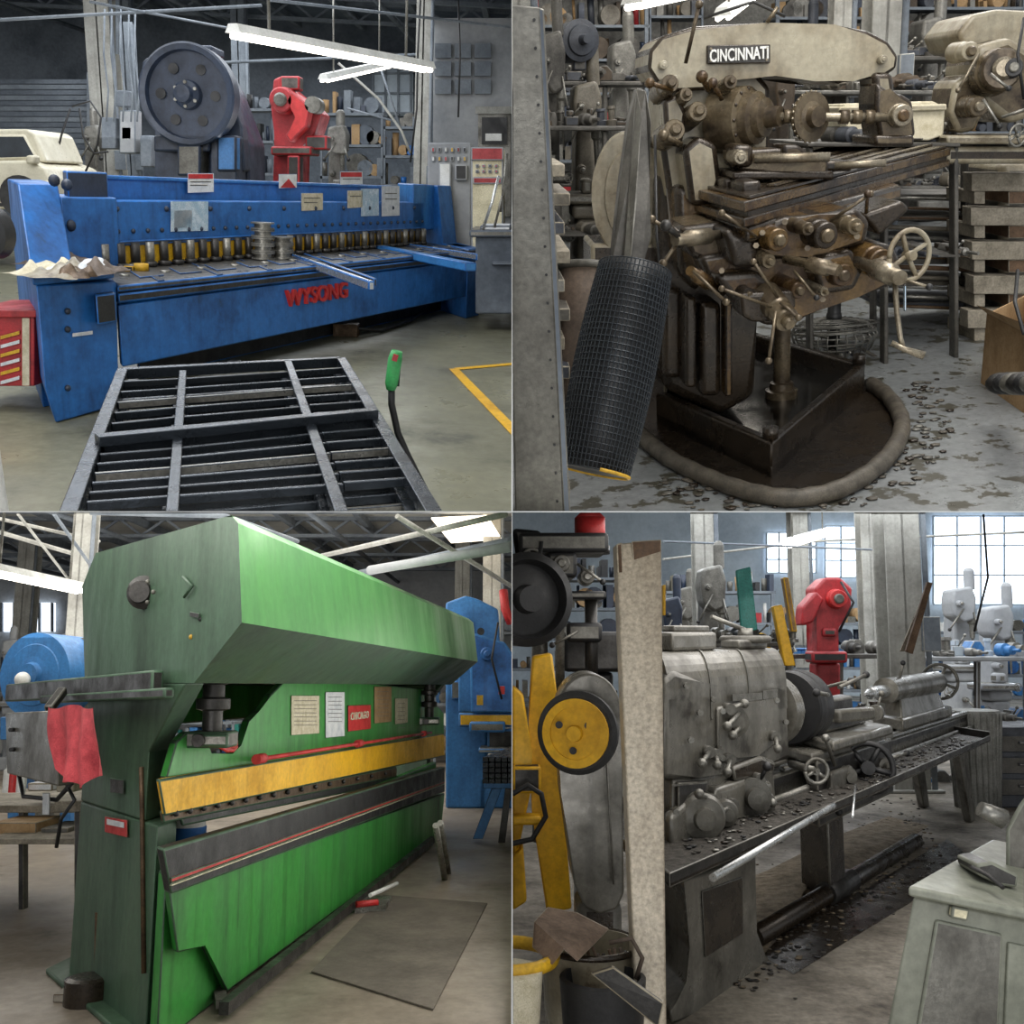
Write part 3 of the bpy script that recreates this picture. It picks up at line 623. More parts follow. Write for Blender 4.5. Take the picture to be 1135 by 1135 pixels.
# table
zt2=TR.P(825,222,4.0).z
tp=[TR.Z(760,207,zt2),TR.Z(825,224,zt2),TR.Z(1054,164,zt2),TR.Z(985,146,zt2)]
m.prism(tp,(0,0,-.04),OILY,bev=.006)
tc_=sum(tp,V())/4
m.prism([lerp(p,tc_,.03)+V((0,0,-.04)) for p in tp],(0,0,-.025),OILYD,bev=.002)
m.prism([p+V((0,0,-.06)) for p in tp],(0,0,-.035),OILY,bev=.006)
m.prism([lerp(p,tc_,.04)+V((0,0,.002)) for p in tp],(0,0,.012),OILYD,bev=.002)
for t in (.25,.5,.75):
    a_=tp[0].lerp(tp[1],t);b_=tp[3].lerp(tp[2],t); m.bar(a_+V((0,0,.016))+(b_-a_)*.05,b_+V((0,0,.016)),.035,.008,GREYM)
for t in (.12,.38,.62,.88):
    a_=tp[0].lerp(tp[1],t);b_=tp[3].lerp(tp[2],t); m.bar(a_+V((0,0,.02))+(b_-a_)*.12,b_+V((0,0,.02)),.04,.012,GREYM)
for i in range(3): 
    p=tp[0].lerp(tp[1],.2+.28*i)+(tp[3]-tp[0])*.05; m.box(p.x-.04,p.x+.04,p.y-.1,p.y+.1,zt2,zt2+.05,OILYD)
sp=[TR.Z(775,232,zt2-.09),TR.Z(828,250,zt2-.09),TR.Z(1000,205,zt2-.09),TR.Z(960,185,zt2-.09)]
m.prism(sp,(0,0,-.07),OILY,bev=.02)
# saddle / knee castings
m.pp([(752,252),(800,246),(835,260),(838,285),(800,298),(765,285)],4.25,.4,GREYM,bev=.05)
m.pp([(832,255),(870,240),(905,238),(950,230),(966,246),(960,272),(900,285),(840,290)],4.12,.5,OILY,bev=.05)
m.pp([(775,285),(830,275),(900,282),(950,265),(990,272),(1000,290),(994,316),(950,330),(905,338),(888,358),(850,362),(790,325)],4.2,.5,OILY,bev=.06)
m.pp([(790,305),(840,300),(870,325),(868,350),(820,342)],4.08,.2,OILY,bev=.04)
m.pp([(800,252),(840,262),(845,298),(812,298)],4.05,.3,OILYD,bev=.04)
m.pp([(900,285),(945,275),(958,300),(948,322),(908,328)],4.08,.2,OILY,bev=.04)
m.pp([(955,238),(1000,222),(1010,232),(975,262)],4.2,.3,OILYD,bev=.03)
for (x,y,r_,l_,mt) in ((850,262,12,.1,OILY),(905,258,14,.08,OILYD),(882,250,7,.1,GREYM),(935,248,9,.09,GREYM),(965,288,15,.08,OILY),(840,285,8,.1,GREYM),(925,302,12,.07,OILY),(875,318,9,.08,OILY),(820,322,7,.08,OILYD),(900,318,5,.1,STEEL)): m.boss(x,y,4.1,r_,l_,mt,ax=(.2,-1,-.05),m2=GREYM)
for (x,y) in ((838,272),(895,275),(950,262),(800,300),(860,345),(980,300),(912,332),(845,258),(870,246)): m.cyl(TR.P(x,y,4.1),TR.P(x,y,4.03),.012,GREYM,n=6)
def crank(x0,y0,x1,y1,d0,d1,r,mt=GREYM):
    a=TR.P(x0,y0,d0);b=TR.P(x1,y1,d1);k=d1/F
    m.tube([a,a.lerp(b,.45),a.lerp(b,.46),a.lerp(b,.8),a.lerp(b,.81),b],[r*.6*k,r*.6*k,r*k,r*k,r*.7*k,r*.7*k],mt,16)
crank(815,258,748,266,4.2,3.95,9,STEEL);m.pl(752,262,722,243,3.98,2.3,GREYM);m.pl(752,268,735,292,3.98,2.3,GREYM);m.pl(752,262,738,250,3.95,3,DKSTEEL)
crank(800,325,765,300,4.2,4.0,8,OILY);m.pl(768,300,805,335,3.95,2,GREYM)
crank(870,287,930,300,4.0,3.8,9,GREYM)
crank(950,290,998,308,4.1,3.75,12,STEEL)
m.wheel(TR.P(1008,283,3.95),(.35,-1,.05),27*3.95/F,3*3.95/F,BEIGE,spokes=4)
m.tube([TR.P(992,312,3.8),TR.P(994,345,3.78),TR.P(998,375,3.76),TR.P(1003,390,3.75)],.01,STEEL,10);m.tube([TR.P(988,380,3.76),TR.P(1002,387,3.74),TR.P(1024,394,3.72)],[.012,.011,.017],STEEL,12)
m.pl(1000,310,1030,318,3.85,1.8,STEEL,ball=BLACK);m.pb(1002,316,1005,345,3.8,.01,PLASTIC)
m.pp([(820,325),(880,322),(884,340),(866,356),(835,358),(822,350)],4.0,.2,OILYD,bev=.04);m.boss(858,338,4.0,14,.12,GREYM,ax=(.2,-1,-.4))
m.pl(855,340,800,320,3.9,1.8,GREYM);m.pl(860,345,852,400,3.9,2,GREYM);m.pl(865,335,885,352,3.9,2,GREYM);m.pl(862,330,835,290,3.95,1.8,GREYM)
m.pl(880,300,905,330,4.0,1.6,GREYM,ball=BLACK);m.pl(838,262,800,236,4.0,1.8,GREYM);m.pl(920,245,965,215,4.1,1.8,GREYM);m.pl(960,236,962,215,4.1,2,OILY)
pb_=TR.Z(866,440,.07); k=4.5/F
m.lathe(pb_,(0,0,1),[(0,21*k),(.04,21*k),(.045,16*k),(.08,15*k),(.085,11*k),(.5,11*k)],GREYM,24)
m.lathe(TR.Z(773,427,.06),(0,0,1),[(0,9*k),(.5,9*k)],OILYD,16)
# vise
m.pp([(818,176),(830,166),(862,164),(905,170),(920,178),(918,194),(905,198),(820,190)],4.45,.22,GREYM,bev=.02)
m.pb(812,160,836,186,4.42,.2,GREYM);m.pp([(868,160),(885,160),(900,172),(868,176)],4.42,.2,GREYM,bev=.02);m.pc(836,176,4.42,5,.3,STEEL,ax=(1,-.2,-.05));m.pb(905,178,945,190,4.5,.2,DKSTEEL);m.pc(925,184,4.4,4,.2,STEEL,ax=(1,-.3,0))
m.pb(812,190,925,199,4.4,.3,OILYD);m.boss(818,174,4.4,7,.05,STEEL)
for (x,y,r_) in ((740,150,11),(735,100,9),(752,112,7),(800,98,7),(765,130,10)): m.boss(x,y,4.72,r_,.12,GREYM,ax=(.1,-1,.2))
m.pl(745,100,720,92,4.6,2.5,OILY);m.pl(755,160,735,150,4.5,3,GREYM);m.pl(800,110,790,92,4.6,2.5,OILY)
m.pt([(726,150,4.5),(728,260,4.3),(732,300,4.3)],1.5,BLACK);m.pt([(740,210,4.5),(744,250,4.3),(752,258,4.2)],2,OILYD)
m.done()
GREYM,STEEL=G0,S0
m=MB('belt_guard',TR,.02);c=TR.P(695,218,5.1);k=5.1/F
pts=[c+V((math.cos(t*math.pi/14)*38*k,0,math.sin(t*math.pi/14)*66*k)) for t in range(28)]
m.prism(pts,V((.1,.35,0)),BEIGE,bev=.012)
m.prism([c+V((math.cos(t*math.pi/14)*24*k,-.02,math.sin(t*math.pi/14)*46*k)) for t in range(28)],V((0,.05,0)),BEIGE,bev=.006);m.pb(655,270,730,340,5.1,.4,OILYD);m.pb(660,330,740,TR.basey(700,5.1),5.15,.4,OILYD);m.done()
m=MB('folded_tarp',TR,.006)
m.pp([(706,98,3.9),(716,100,3.85),(722,135,3.8),(720,200,3.78),(722,262,3.75),(712,298,3.7),(690,296,3.75),(678,290,3.7),(688,200,3.8),(697,135,3.85)],3.8,.08,CLD[0])
m.pp([(706,100,3.8),(712,130,3.75),(706,220,3.7),(700,295,3.65),(690,290,3.68),(698,200,3.75)],3.8,.03,GREYM);m.done()
m=MB('wire_mesh_roll',TR)
p0=TR.P(704,298,3.35);p1=TR.P(657,522,3.1);ax=(p1-p0).normalized();x=ax.cross(V((0,1,0))).normalized();y=ax.cross(x).normalized();k=3.2/F
NR=34;NC=56;r=42*k
def bulge(t): return 1+.12*math.sin(math.pi*t)
m.tube([p0.lerp(p1,i/8) for i in range(9)],[r*.93*bulge(i/8) for i in range(9)],TUBED,28)
for i in range(NR+1):
    t=i/NR;c=p0.lerp(p1,t);rr_=r*bulge(t)
    m.tube([c+(x*math.cos(j*2*math.pi/40)+y*math.sin(j*2*math.pi/40))*rr_ for j in range(41)],.0022,BLACKS,5,False)
for j in range(NC):
    a=j*2*math.pi/NC
    m.tube([p0.lerp(p1,i/8)+(x*math.cos(a)+y*math.sin(a))*r*bulge(i/8) for i in range(9)],.0022,BLACKS,5,False)
m.torus(p1,ax,r*1.0,.006,YEL,n=32,a0=0,a1=4)
m.done()
m=MB('fiber_drum',TR,.01)
p0=TR.P(655,300,3.9);p1=TR.P(640,470,3.7);k=3.8/F
m.tube([p0,p0.lerp(p1,.2),p0.lerp(p1,.5),p0.lerp(p1,.8),p1],[36*k,40*k,41*k,38*k,30*k],BRN,28)
m.torus(p0,(p1-p0),36*k,.015,GREYM)
m.tube([TR.P(676,296,3.7),TR.P(660,330,3.65),TR.P(648,375,3.6),TR.P(643,420,3.58),TR.P(640,470,3.55)],.011,YEL,8)
m.done()
m=MB('perforated_steel_post',TR,.004)
m.pp([(560,5),(598,8),(626,600),(572,600)],2.7,.05,G0);m.pp([(596,8),(603,10),(634,600),(626,600)],2.7,.12,WALLD)
for i in range(18): 
    t=i/18; m.pc(592+27*t,22+565*t,2.698,1.5,.004,BLACK,ax=(0,-1,0),n=10)
m.done()
m=MB('stacked_timber',TR,.004)
for i in range(13): m.pb(600,182+i*32,626+i%2*6,196+i*32,3.6,.5,CLD[i%5] if i%3 else WOOD)
m.done()
m=MB('floor_hose',TR)
pts=[(650,420),(690,462),(730,500),(775,525),(830,545),(885,552),(940,538),(985,505),(1000,470),(985,440),(965,425)]
q=[TR.Z(a,b,.035) for a,b in pts]; sm=[]
for i in range(len(q)-1):
    a0_,b0_,c0_,d0_=q[max(i-1,0)],q[i],q[i+1],q[min(i+2,len(q)-1)]
    for t in (0,.25,.5,.75): sm.append(.5*((2*b0_)+(-a0_+c0_)*t+(2*a0_-5*b0_+4*c0_-d0_)*t*t+(-a0_+3*b0_-3*c0_+d0_)*t**3))
sm.append(q[-1]); m.tube(sm,[.038+.004*(i%2) for i in range(len(sm))],HOSE,14);m.done()
m=MB('dark_floor_patch',TR);pp_=[TR.Z(x,y,.004) for x,y in ((690,455),(715,475),(760,512),(800,532),(850,553),(900,550),(945,538),(985,512),(1004,480),(996,448),(960,425),(900,470))];m.prism(pp_,(0,0,.002),OILYD)  # dark patch on the floor around the mill base, specks follow
for i in range(200):
    a=random.uniform(-.4,2.4); rr_=random.uniform(1,1.3); x=862+math.cos(a)*150*rr_; y=462+math.sin(a)*88*rr_
    if y<565 and x>700: m.ball(TR.Z(x,y,.006),random.uniform(.006,.02),[OILYD,HOSE,G0][i%3],(1.4,1,.4),n=5)
m.done()
m=MB('floor_fan',TR);c=TR.Z(938,388,.05)+V((0,.25,.0));k=5.2/F
for i in range(9):
    rr_=(8+i*6)*k; m.torus(c+V((0,0,.14-.01*i*i*.12)),(0,.15,1),rr_,.005,STEEL,n=36,k=5)
for i in range(5): m.torus(c+V((0,0,.11-.04*i)),(0,.15,1),(57-i*i*1.2)*k,.006,STEEL,n=36,k=5)
for i in range(28):
    a=i*math.pi/14; dx=V((math.cos(a),math.sin(a),0)); m.tube([c+dx*8*k+V((0,0,.14)),c+dx*45*k+V((0,0,.12)),c+dx*58*k+V((0,0,.06)),c+dx*50*k+V((0,0,-.04))],.0045,STEEL,5)
for i in range(4):
    a=i*math.pi/2; dx=V((math.cos(a),math.sin(a),0));dy=V((-dx.y,dx.x,0)); m.prism([c+dx*.03,c+dx*.2+dy*.07,c+dx*.22-dy*.05],(0,0,.012),STEEL)
m.cyl(c+V((0,0,-.05)),c+V((0,0,.3)),.04,BLACK);m.ball(c+V((0,0,.16)),.05,BLACK);m.done()
m=MB('pallet_stack',TR,.004);d=6.3;by=TR.basey(1110,d)
y=192
while y<by-10:
    m.pb(1075+random.uniform(-4,6),y,1180,y+20,d,.12,WOOD);m.pb(1080,y+20,1092,y+34,d+.02,.4,WOOD);m.pb(1118,y+20,1140,y+34,d+.02,.4,WOODB)
    for j in range(4): m.pb(1078,y,1180,y+4,d+.2+j*.25,.15,WOOD)
    y+=38
m.done()
m=MB('steel_rack',TR,.006);d=6.8;by=TR.basey(1010,d)
for i in range(6): m.pb(960+i*3,215+i*24,1090,221+i*24,d,.5,CLD[i%3])
for x in (968,1070): m.pb(x,180,x+4,by,d-.02,.08,CLD[0])
for i in range(12): m.pt([(950+i*4,218+i*11,d-.1),(1085,222+i*11,d-.05)],random.uniform(1.2,3),[STEEL,RUST,WOODB,CLD[1],CLD[4]][i%5],6)
m.done()
m=MB('cardboard_box',TR,.004)
q=[TR.Z(1088,425),TR.Z(1135,458),TR.Z(1180,430),TR.Z(1130,400)]
for i in range(4): 
    a=q[i];b=q[(i+1)%4]; m.prism([a,b,up(b,.38),up(a,.38)],V((0,.012,0)),CARD)
m.prism(q,(0,0,.01),CARD);m.prism([up(q[0],.38),up(q[1],.38),up(q[1],.45)+V((-.05,-.12,0)),up(q[0],.45)+V((-.1,-.08,0))],(0,.01,0),CARD)
for i in range(7): p=TR.Z(1110+i*8,425,.25+.03*i); m.ball(p,.07,[DKSTEEL,BLACK,GREYM][i%3],(1,1,.7),n=10)
m.pt([(1128,300,5.2),(1125,335,4.9),(1135,370,4.7)],2,BLACK);m.done()
m=MB('turret_milling_machine',TR,.05);d=6.2
m.pp([(1062,36),(1078,16),(1105,10),(1150,12),(1160,60),(1120,66),(1085,58),(1070,56)],d,.5,BEIGE)
m.pp([(1085,50),(1120,40),(1165,70),(1160,125),(1120,138),(1090,115),(1078,80)],d-.15,.4,TRG)
m.boss(1103,80,d-.2,20,.15,TRG,ax=(-.2,-1,.1),m2=TRS);m.boss(1065,58,d-.1,9,.12,BEIGE,m2=TRG)
m.pp([(1058,92),(1075,80),(1090,90),(1092,125),(1080,146),(1062,148),(1052,125)],d-.1,.3,TRG);m.boss(1122,76,d-.35,9,.05,BLACK,ax=(-.3,-1,.1),m2=STEEL);m.boss(1078,118,d-.2,10,.08,TRG,m2=TRS)
m.pb(1050,150,1180,160,d-.3,.6,TRS);m.pb(1048,162,1180,182,d-.25,.5,OILYD);m.pb(1110,180,1180,TR.basey(1110,d),d+.4,.6,GREYM)
m.pl(1085,60,1062,100,d-.3,1.4,TRS);m.pl(1110,130,1140,120,d-.5,1.6,STEEL,ball=BLACK);m.pl(1090,110,1108,140,d-.4,1.5,STEEL,ball=BLACK);m.pl(1098,82,1118,98,d-.42,1.5,STEEL,ball=BLACK)
m.pt([(1135,20,d-.3),(1128,60,d-.4),(1135,110,d-.4)],1.5,BLACK);m.wheel(TR.P(1128,150,d-.5),(.3,-1,0),10*d/F,1.3*d/F,STEEL)
m.done()
m=MB('plastic_tub',TR,.01);m.pp([(935,115),(1035,112),(1048,120),(1046,150),(1030,156),(940,154)],6.0,.35,PAPERY);m.pp([(930,118),(1050,115),(1050,122),(930,126)],5.97,.4,BEIGE);m.done()
bench(TR,'workbench',895,1065,158,5.9,1.2)
bgmill(TR,'drill_press',650,75,8.0,52,CLD[1]);bgmill(TR,'milling_machine',612,15,7.8,44,CLD[0]);bgmill(TR,'milling_machine',690,30,11,46,CLD[4])
bgmill(TR,'grinding_machine',925,70,9.5,46,CLD[1]);bgmill(TR,'milling_machine',1035,5,12,46,CLD[4]);bgmill(TR,'drill_press',895,15,12.5,40,CLD[2]);bgmill(TR,'drill_press',870,60,8,36,CLD[3])
bench(TR,'workbench',595,742,140,7.2,1.2);bench(TR,'workbench',595,742,90,9.5,1.3);bench(TR,'workbench',860,1065,100,8.6,1.3,top=CLD[4]);bench(TR,'workbench',860,1070,62,11,1.4)
bgshelf(TR,'tool_shelf',590,720,-10,13,8,cols=CLD+[CARD,RED,NAVY]);bgshelf(TR,'tool_shelf',720,780,-20,13.5,8,cols=CLD+[CARD])
bgshelf(TR,'tool_shelf',860,1000,-10,14,9,cols=CLD+[CARD,RED,NAVY]);bgshelf(TR,'tool_shelf',1000,1140,-20,14.5,9,cols=CLD+[CARD,WOOD,NAVY])
column(TR,980,9,.24,5,COLM);column(TR,932,12,.2,5,COLM);column(TR,582,9,.2,5,COLM)
m=MB('electric_motor',TR,.01);k=8/F;m.lathe(TR.P(642,45,8),(.3,-1,0),[(-.3,18*k),(0,20*k),(.03,20*k),(.04,15*k),(.06,14*k),(.07,5*k),(.15,4*k)],CLD[2],28);m.pb(636,62,650,78,8,.2,CLD[0]);m.done()
area(TR,(2.0,3.6,4.2),(2.0,2.0),170,(1,.96,.9));area(TR,(3.5,9,4.6),(4,4),330,(1,.96,.9));area(TR,(1.0,2.0,3.0),(1,1),14,(1,.98,.94))  # added overhead fills above the view
lamp(TR,TR.P(700,4,9),TR.P(770,-10,10),.2);lamp(TR,TR.P(800,18,11),TR.P(850,-20,12),.2)

# ================================================================ BOTTOM LEFT : press brake
R=BL
shell(BL,CONC3,WALLG,CEILL,30,5.2,-24,3)
K=Fr(BL,BL.Z(245,1117),(690,760),(-312,760))
aE,_=K.ab(188,1000,0)
def PA(x,y,a=None): return K.pa(x,y,aE if a is None else a)
bT,zT=K.bc(258,571,aE); aF,_=K.ab(521,690,bT); L_=aF-aE
m=MB('press_brake',BL,.012)
endp=[(106,613),(256,571),(264,580),(268,690),(215,757),(94,757),(91,650)]
a_=[m.bm.verts.new(PA(*p)) for p in endp];b_=[m.bm.verts.new(PA(*p)+K.u*L_) for p in endp]
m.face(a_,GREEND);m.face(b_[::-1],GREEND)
for i in range(7): m.face([a_[i],b_[i],b_[(i+1)%7],a_[(i+1)%7]],[GREENT,GREENT,GREENT,GREEND,GREEND,GREEND,GREEND][i])  # light and shade painted per face: lit green on top, shaded below
bp,_=K.bc(178,850,aE);bk,_=K.bc(92,850,aE);zc=K.bc(150,757,aE)[1]
for aa in (aE,aF-.3):
    m.fbox(K,aa,aa+.22,bp+.0,bk,0,.95,GREEND);m.fbox(K,aa,aa+.22,bp+.18,bk,.95,zc,GREEND)
    m.prism([K.pt(aa,bp-.28,zc),K.pt(aa,bp+.2,zc),K.pt(aa,bp+.2,zc-.35)],K.u*.22,GREEND)
    m.fbox(K,aa-.12,aa+.35,bp-.1,bk+.25,0,.03,GREEND)
bedp=[(188,988),(493,879),(489,922),(252,1100),(228,1045),(197,1057)]
m.prism([K.pb(x,y,0) for x,y in bedp],K.v*.08,GREEN)
m.fbox(K,aE+.02,aF-.1,.09,.2,0,.75,GREEN)
quad_on(m,K,-.05,[(181,941),(493,850),(493,878),(190,992)],K.v*.1,BLACK)
quad_on(m,K,-.065,[(190,973),(493,866),(493,868),(190,979)],K.v*.02,REDL)
quad_on(m,K,-.07,[(190,980),(493,868.5),(493,869.5),(190,983)],K.v*.02,PAPERY)
bR,_=K.bc(182,880,aE);bR=bR+.02
ram=[(184,864),(196,822),(206,812),(228,810),(234,838),(258,838),(268,828),(276,798),(288,790),(300,770),(322,748),(478,764),(481,780),(492,790),(492,816)]
m.prism([K.pb(x,y,bR) for x,y in ram],K.v*.1,GREEN)
quad_on(m,K,bR-.05,[(176,864),(492,813),(493,838),(183,905)],K.v*.05,YEL2)
quad_on(m,K,bR-.02,[(180,899),(440,850),(440,861),(182,913)],K.v*.05,RUST)
quad_on(m,K,bR-.0,[(200,905),(440,858),(440,868),(203,916)],K.v*.04,BLACK)
for k in range(16):
    x=195+k*15.5; y=905-(x-182)*.19; m.ball(K.pb(x,y-1,bR-.04),.016,DKSTEEL,n=8)
m.fbox(K,aE+.3,aF-.3,bk-.5,bk-.4,zc-.25,zc,GREEN)
pr0=K.pb(284,842,bR-.16);pr1=K.pb(478,812,bR-.16)
m.cyl(pr0,pr1,.013,REDL,n=10)
for (x,y) in ((288,841),(398,824),(470,813)): m.cyl(K.pb(x,y,bR-.16)-K.u*.06,K.pb(x,y,bR-.16)+K.u*.06,.028,REDL);m.cyl(K.pb(x,y,bR-.16),K.pb(x,y,bR),.018,REDL,n=8)
for (x,y,s_) in ((237,768,1),(476,775,1)):
    q=K.pb(x,y,bR-.12)
    m.lathe(q,(0,0,-1),[(-.22,.06),(-.1,.06),(-.09,.09),(-.05,.09),(-.04,.055),(.02,.055),(.03,.085),(.08,.085),(.09,.05),(.2,.05)],DKSTEEL,24)
    m.box(q.x-.11,q.x+.11,q.y-.1,q.y+.1,q.z-.27,q.z-.19,GREYM);m.box(q.x-.06,q.x+.12,q.y-.14,q.y-.1,q.z-.26,q.z-.2,STEEL);m.cyl(q+V((-.02,-.1,-.23)),q+V((-.02,-.17,-.23)),.03,DKSTEEL)
kk=(PA(168,656)-BL.eye).y/F
nrm=(-K.u)
m.lathe(PA(161,657),nrm,[(-.02,19*kk),(.03,19*kk),(.05,13*kk),(.07,12*kk)],DKSTEEL,24)
for i in range(6):
    a=i*math.pi/3; p=PA(161+13*math.cos(a),657+13*math.sin(a))+nrm*.04; m.ball(p,.012,GREYM,n=8)
m.ball(PA(212,706),.012,YEL,n=8);m.ball(PA(222,686),.012,BLACK,n=8);m.tube([PA(205,640)+nrm*.02,PA(215,650)+nrm*.02,PA(206,662)+nrm*.02],.008,GREEND,8)
m.prism([PA(212,678)+nrm*.01,PA(223,680)+nrm*.01,PA(222,686)+nrm*.01,PA(212,684)+nrm*.01],nrm*.01,DKSTEEL)
m.bar(PA(20,768)-K.u*.1,PA(185,757)-K.u*.1,.06,.12,DKSTEEL);m.bar(PA(60,775)-K.u*.12,PA(200,768)-K.u*.12,.05,.05,DKSTEEL)
m.prism([PA(118,904)+nrm*.01,PA(143,908)+nrm*.01,PA(143,928)+nrm*.01,PA(118,922)+nrm*.01],nrm*.01,REDL)
m.prism([PA(121,907)+nrm*.022,PA(140,911)+nrm*.022,PA(140,917)+nrm*.022,PA(121,913)+nrm*.022],nrm*.004,PAPER)
m.prism([PA(124,862)+nrm*.01,PA(139,864)+nrm*.01,PA(139,880)+nrm*.01,PA(124,878)+nrm*.01],nrm*.01,DKSTEEL)
m.tube([PA(158,850)-K.u*.015,PA(159,900)-K.u*.015,PA(161,1078)-K.u*.015],.012,RUST,10)
for k in range(3): m.tube([K.pb(232,806,bR-.1),K.pb(240+k*3,826,bR-.18),K.pb(252+k*3,832,bR-.2),K.pb(262,822+k*3,bR-.12)],.01,REDL,8)
for (x0,y0,x1,y1,mt) in ((323,771,354,815,PAPERY),(361,767,382,818,PAPER),(415,761,434,802,CARD),(438,774,452,803,PAPERY)):
    quad_on(m,K,bR-.012,[(x0,y1),(x1,y1-2),(x1,y0),(x0,y0)],K.v*.006,mt)
    for j in range(7): quad_on(m,K,bR-.014,[(x0+3,y0+6+j*4.5),(x1-3,y0+6+j*4.5),(x1-3,y0+5.4+j*4.5),(x0+3,y0+5.4+j*4.5)],K.v*.001,GREYM)
quad_on(m,K,bR-.015,[(386,811),(411,808),(411,781),(386,782)],K.v*.01,REDL)
m.text('CHICAGO',(K.pb(388,794,bR-.02)+K.pb(409,792,bR-.02))/2,K.u,(0,0,1),(K.pb(388,794,bR)-K.pb(409,792,bR)).length*.95,.06,PAPERY,.004)
quad_on(m,K,bT-.002,[(266,690),(519,734),(519,735.5),(266,693)],K.v*.004,GREEND)
m.done()
m=MB('foot_rail',BL)
m.bar(BL.Z(248,1118,.06),BL.Z(480,930,.06),.05,.06,DKSTEEL);m.bar(BL.Z(230,1052,.0)+V((0,0,.02)),BL.Z(246,1113,.05),.06,.04,GREYM)
p=BL.Z(410,1002,.05);m.box(p.x-.1,p.x+.12,p.y-.06,p.y+.3,0,.05,STEEL);m.cyl(p+V((-.08,-.12,.02)),p+V((.06,-.04,.02)),.022,REDL);m.cyl(p+V((.0,.0,.06)),p+V((.14,.5,.05)),.015,WHITE);m.done()
m=MB('front_stand',BL);m.cyl(BL.Z(493,975,.0),BL.P(483,915,8.2),.025,STEEL);m.cyl(BL.Z(497,968,.0),BL.P(488,912,8.4),.025,STEEL);m.done()
m=MB('control_box',BL,.01);m.prism([PA(57,788)-K.u*.5,PA(118,785)-K.u*.5,PA(120,862)-K.u*.5,PA(60,850)-K.u*.5],K.u*.25,GREYM)
for (x,y) in ((68,805),(69,825)): m.cyl(PA(x,y)-K.u*.5,PA(x,y)-K.u*.54,.012,BLACK,n=10)
m.bar(PA(90,785)-K.u*.35,PA(90,765)-K.u*.2,.05,.05,DKSTEEL);m.tube([PA(62,850)-K.u*.4,PA(68,875)-K.u*.4,PA(95,880)-K.u*.3,PA(112,862)-K.u*.3],.012,BLACK,8)
m.tube([PA(105,862)-K.u*.3,PA(115,880)-K.u*.3,PA(100,900)-K.u*.3,PA(95,930)-K.u*.3],.01,BLACK,8);m.prism([PA(84,872)-K.u*.35,PA(92,872)-K.u*.35,PA(92,895)-K.u*.35,PA(84,895)-K.u*.35],K.u*.01,PAPER);m.done()
m=MB('red_rag',BL)
gx=22;gy=16;g=[]
for j in range(gy+1):
    row=[]
    for i in range(gx+1):
        u_=i/gx;v_=j/gy; x=114+52*u_+(4+8*u_)*v_+6*(1-u_)*v_; y=781+2*math.sin(u_*9)+v_*(55+24*math.sin(u_*2.6+.3)+4*math.sin(u_*14))
        dd=.035*math.sin(u_*18+v_*2.5)*(.3+v_)+.02*math.sin(u_*7+v_*5)
        row.append(m.bm.verts.new(PA(x,y)-K.u*(.55+dd)))
    g.append(row)
for j in range(gy):
    for i in range(gx): m.face([g[j][i],g[j+1][i],g[j+1][i+1],g[j][i+1]],RAG,True)
m.done()
m=MB('rubber_mat',BL);m.prism([BL.Z(345,1078,.004),BL.Z(480,1120,.004),BL.Z(540,1002,.004),BL.Z(425,993,.004)],(0,0,.008),MATM);m.done()
m=MB('blue_press',BL,.03);d=14;by=BL.basey(530,d)
m.pp([(494,668),(516,660),(530,664),(552,675),(555,740),(520,755),(494,740)],d,1,BLUE2);m.pb(508,735,567,790,d-.2,.4,BLUE2);m.pb(508,790,600,806,d-.25,.1,YEL2);m.pb(494,745,540,by,d,.8,BLUE2)
m.pp([(520,700),(560,712),(575,735),(575,790),(522,790)],d-.3,.5,BLUE);m.pb(540,808,620,830,d-.3,.4,DKSTEEL);m.pb(530,830,620,835,d-.8,.8,STEEL);m.pb(530,862,620,by,d,.6,BLUE2)
m.pb(528,770,536,782,d-.4,.02,YEL);m.pb(552,760,560,770,d-.4,.02,REDL);m.pc(533,700,d-.35,4,.05,BLACK,ax=(0,-1,0));m.boss(514,692,d,9,.1,BLUE2);m.boss(540,725,d-.3,7,.1,BLUE);m.pb(500,755,512,775,d-.05,.05,GREYM);m.pb(520,800,560,812,d-.5,.3,GREYM)
m.tube([BL.P(558,655,d-.4),BL.P(560,675,d-.5),BL.P(566,690,d-.4)],.06,REDL);m.pt([(552,690,d-.4),(545,730,d-.5),(556,775,d-.4)],1.2,BLACK)
m.done()
m=MB('tube_stack',BL,.004);d=11;by=BL.basey(550,d)
for i in range(9):
    for j in range(5): m.bar(BL.P(538+i*7,842+j*6,d),BL.P(538+i*7,842+j*6,d)+V((.3,2,0)),.06,.05,BLACKS)
m.pb(535,868,600,874,d,.8,BLUE2);m.pp([(545,874),(556,874),(535,930),(524,930)],d,.1,BLUE2);m.pp([(560,874),(567,874),(560,by),(552,by)],d,.1,DKSTEEL);m.done()
m=MB('coil_reel',BL,.01);d=11;k=d/F;c=BL.P(38,748,d)
m.lathe(c,(-.3,-1,0),[(-.8,44*k),(-.05,46*k),(0,46*k),(.01,34*k),(.02,33*k),(.03,20*k),(.04,14*k),(.1,12*k)],BLUE2,40)
m.lathe(c+V((.3,0.0,0)),(-.3,-1,0),[(-1.0,44*k),(-.4,44*k)],WOOD,40)
m.pb(0,795,85,820,d+.2,.5,BLUE2);m.pb(8,815,20,BL.basey(20,d),d+.3,.4,BLUE2);m.pb(66,815,78,BL.basey(70,d),d+.3,.4,BLUE2);m.ball(c+V((-.05,-.15,-.05)),.08,WHITE);m.done()
m=MB('workbench',BL,.006);d=7.5;by=BL.basey(40,d)
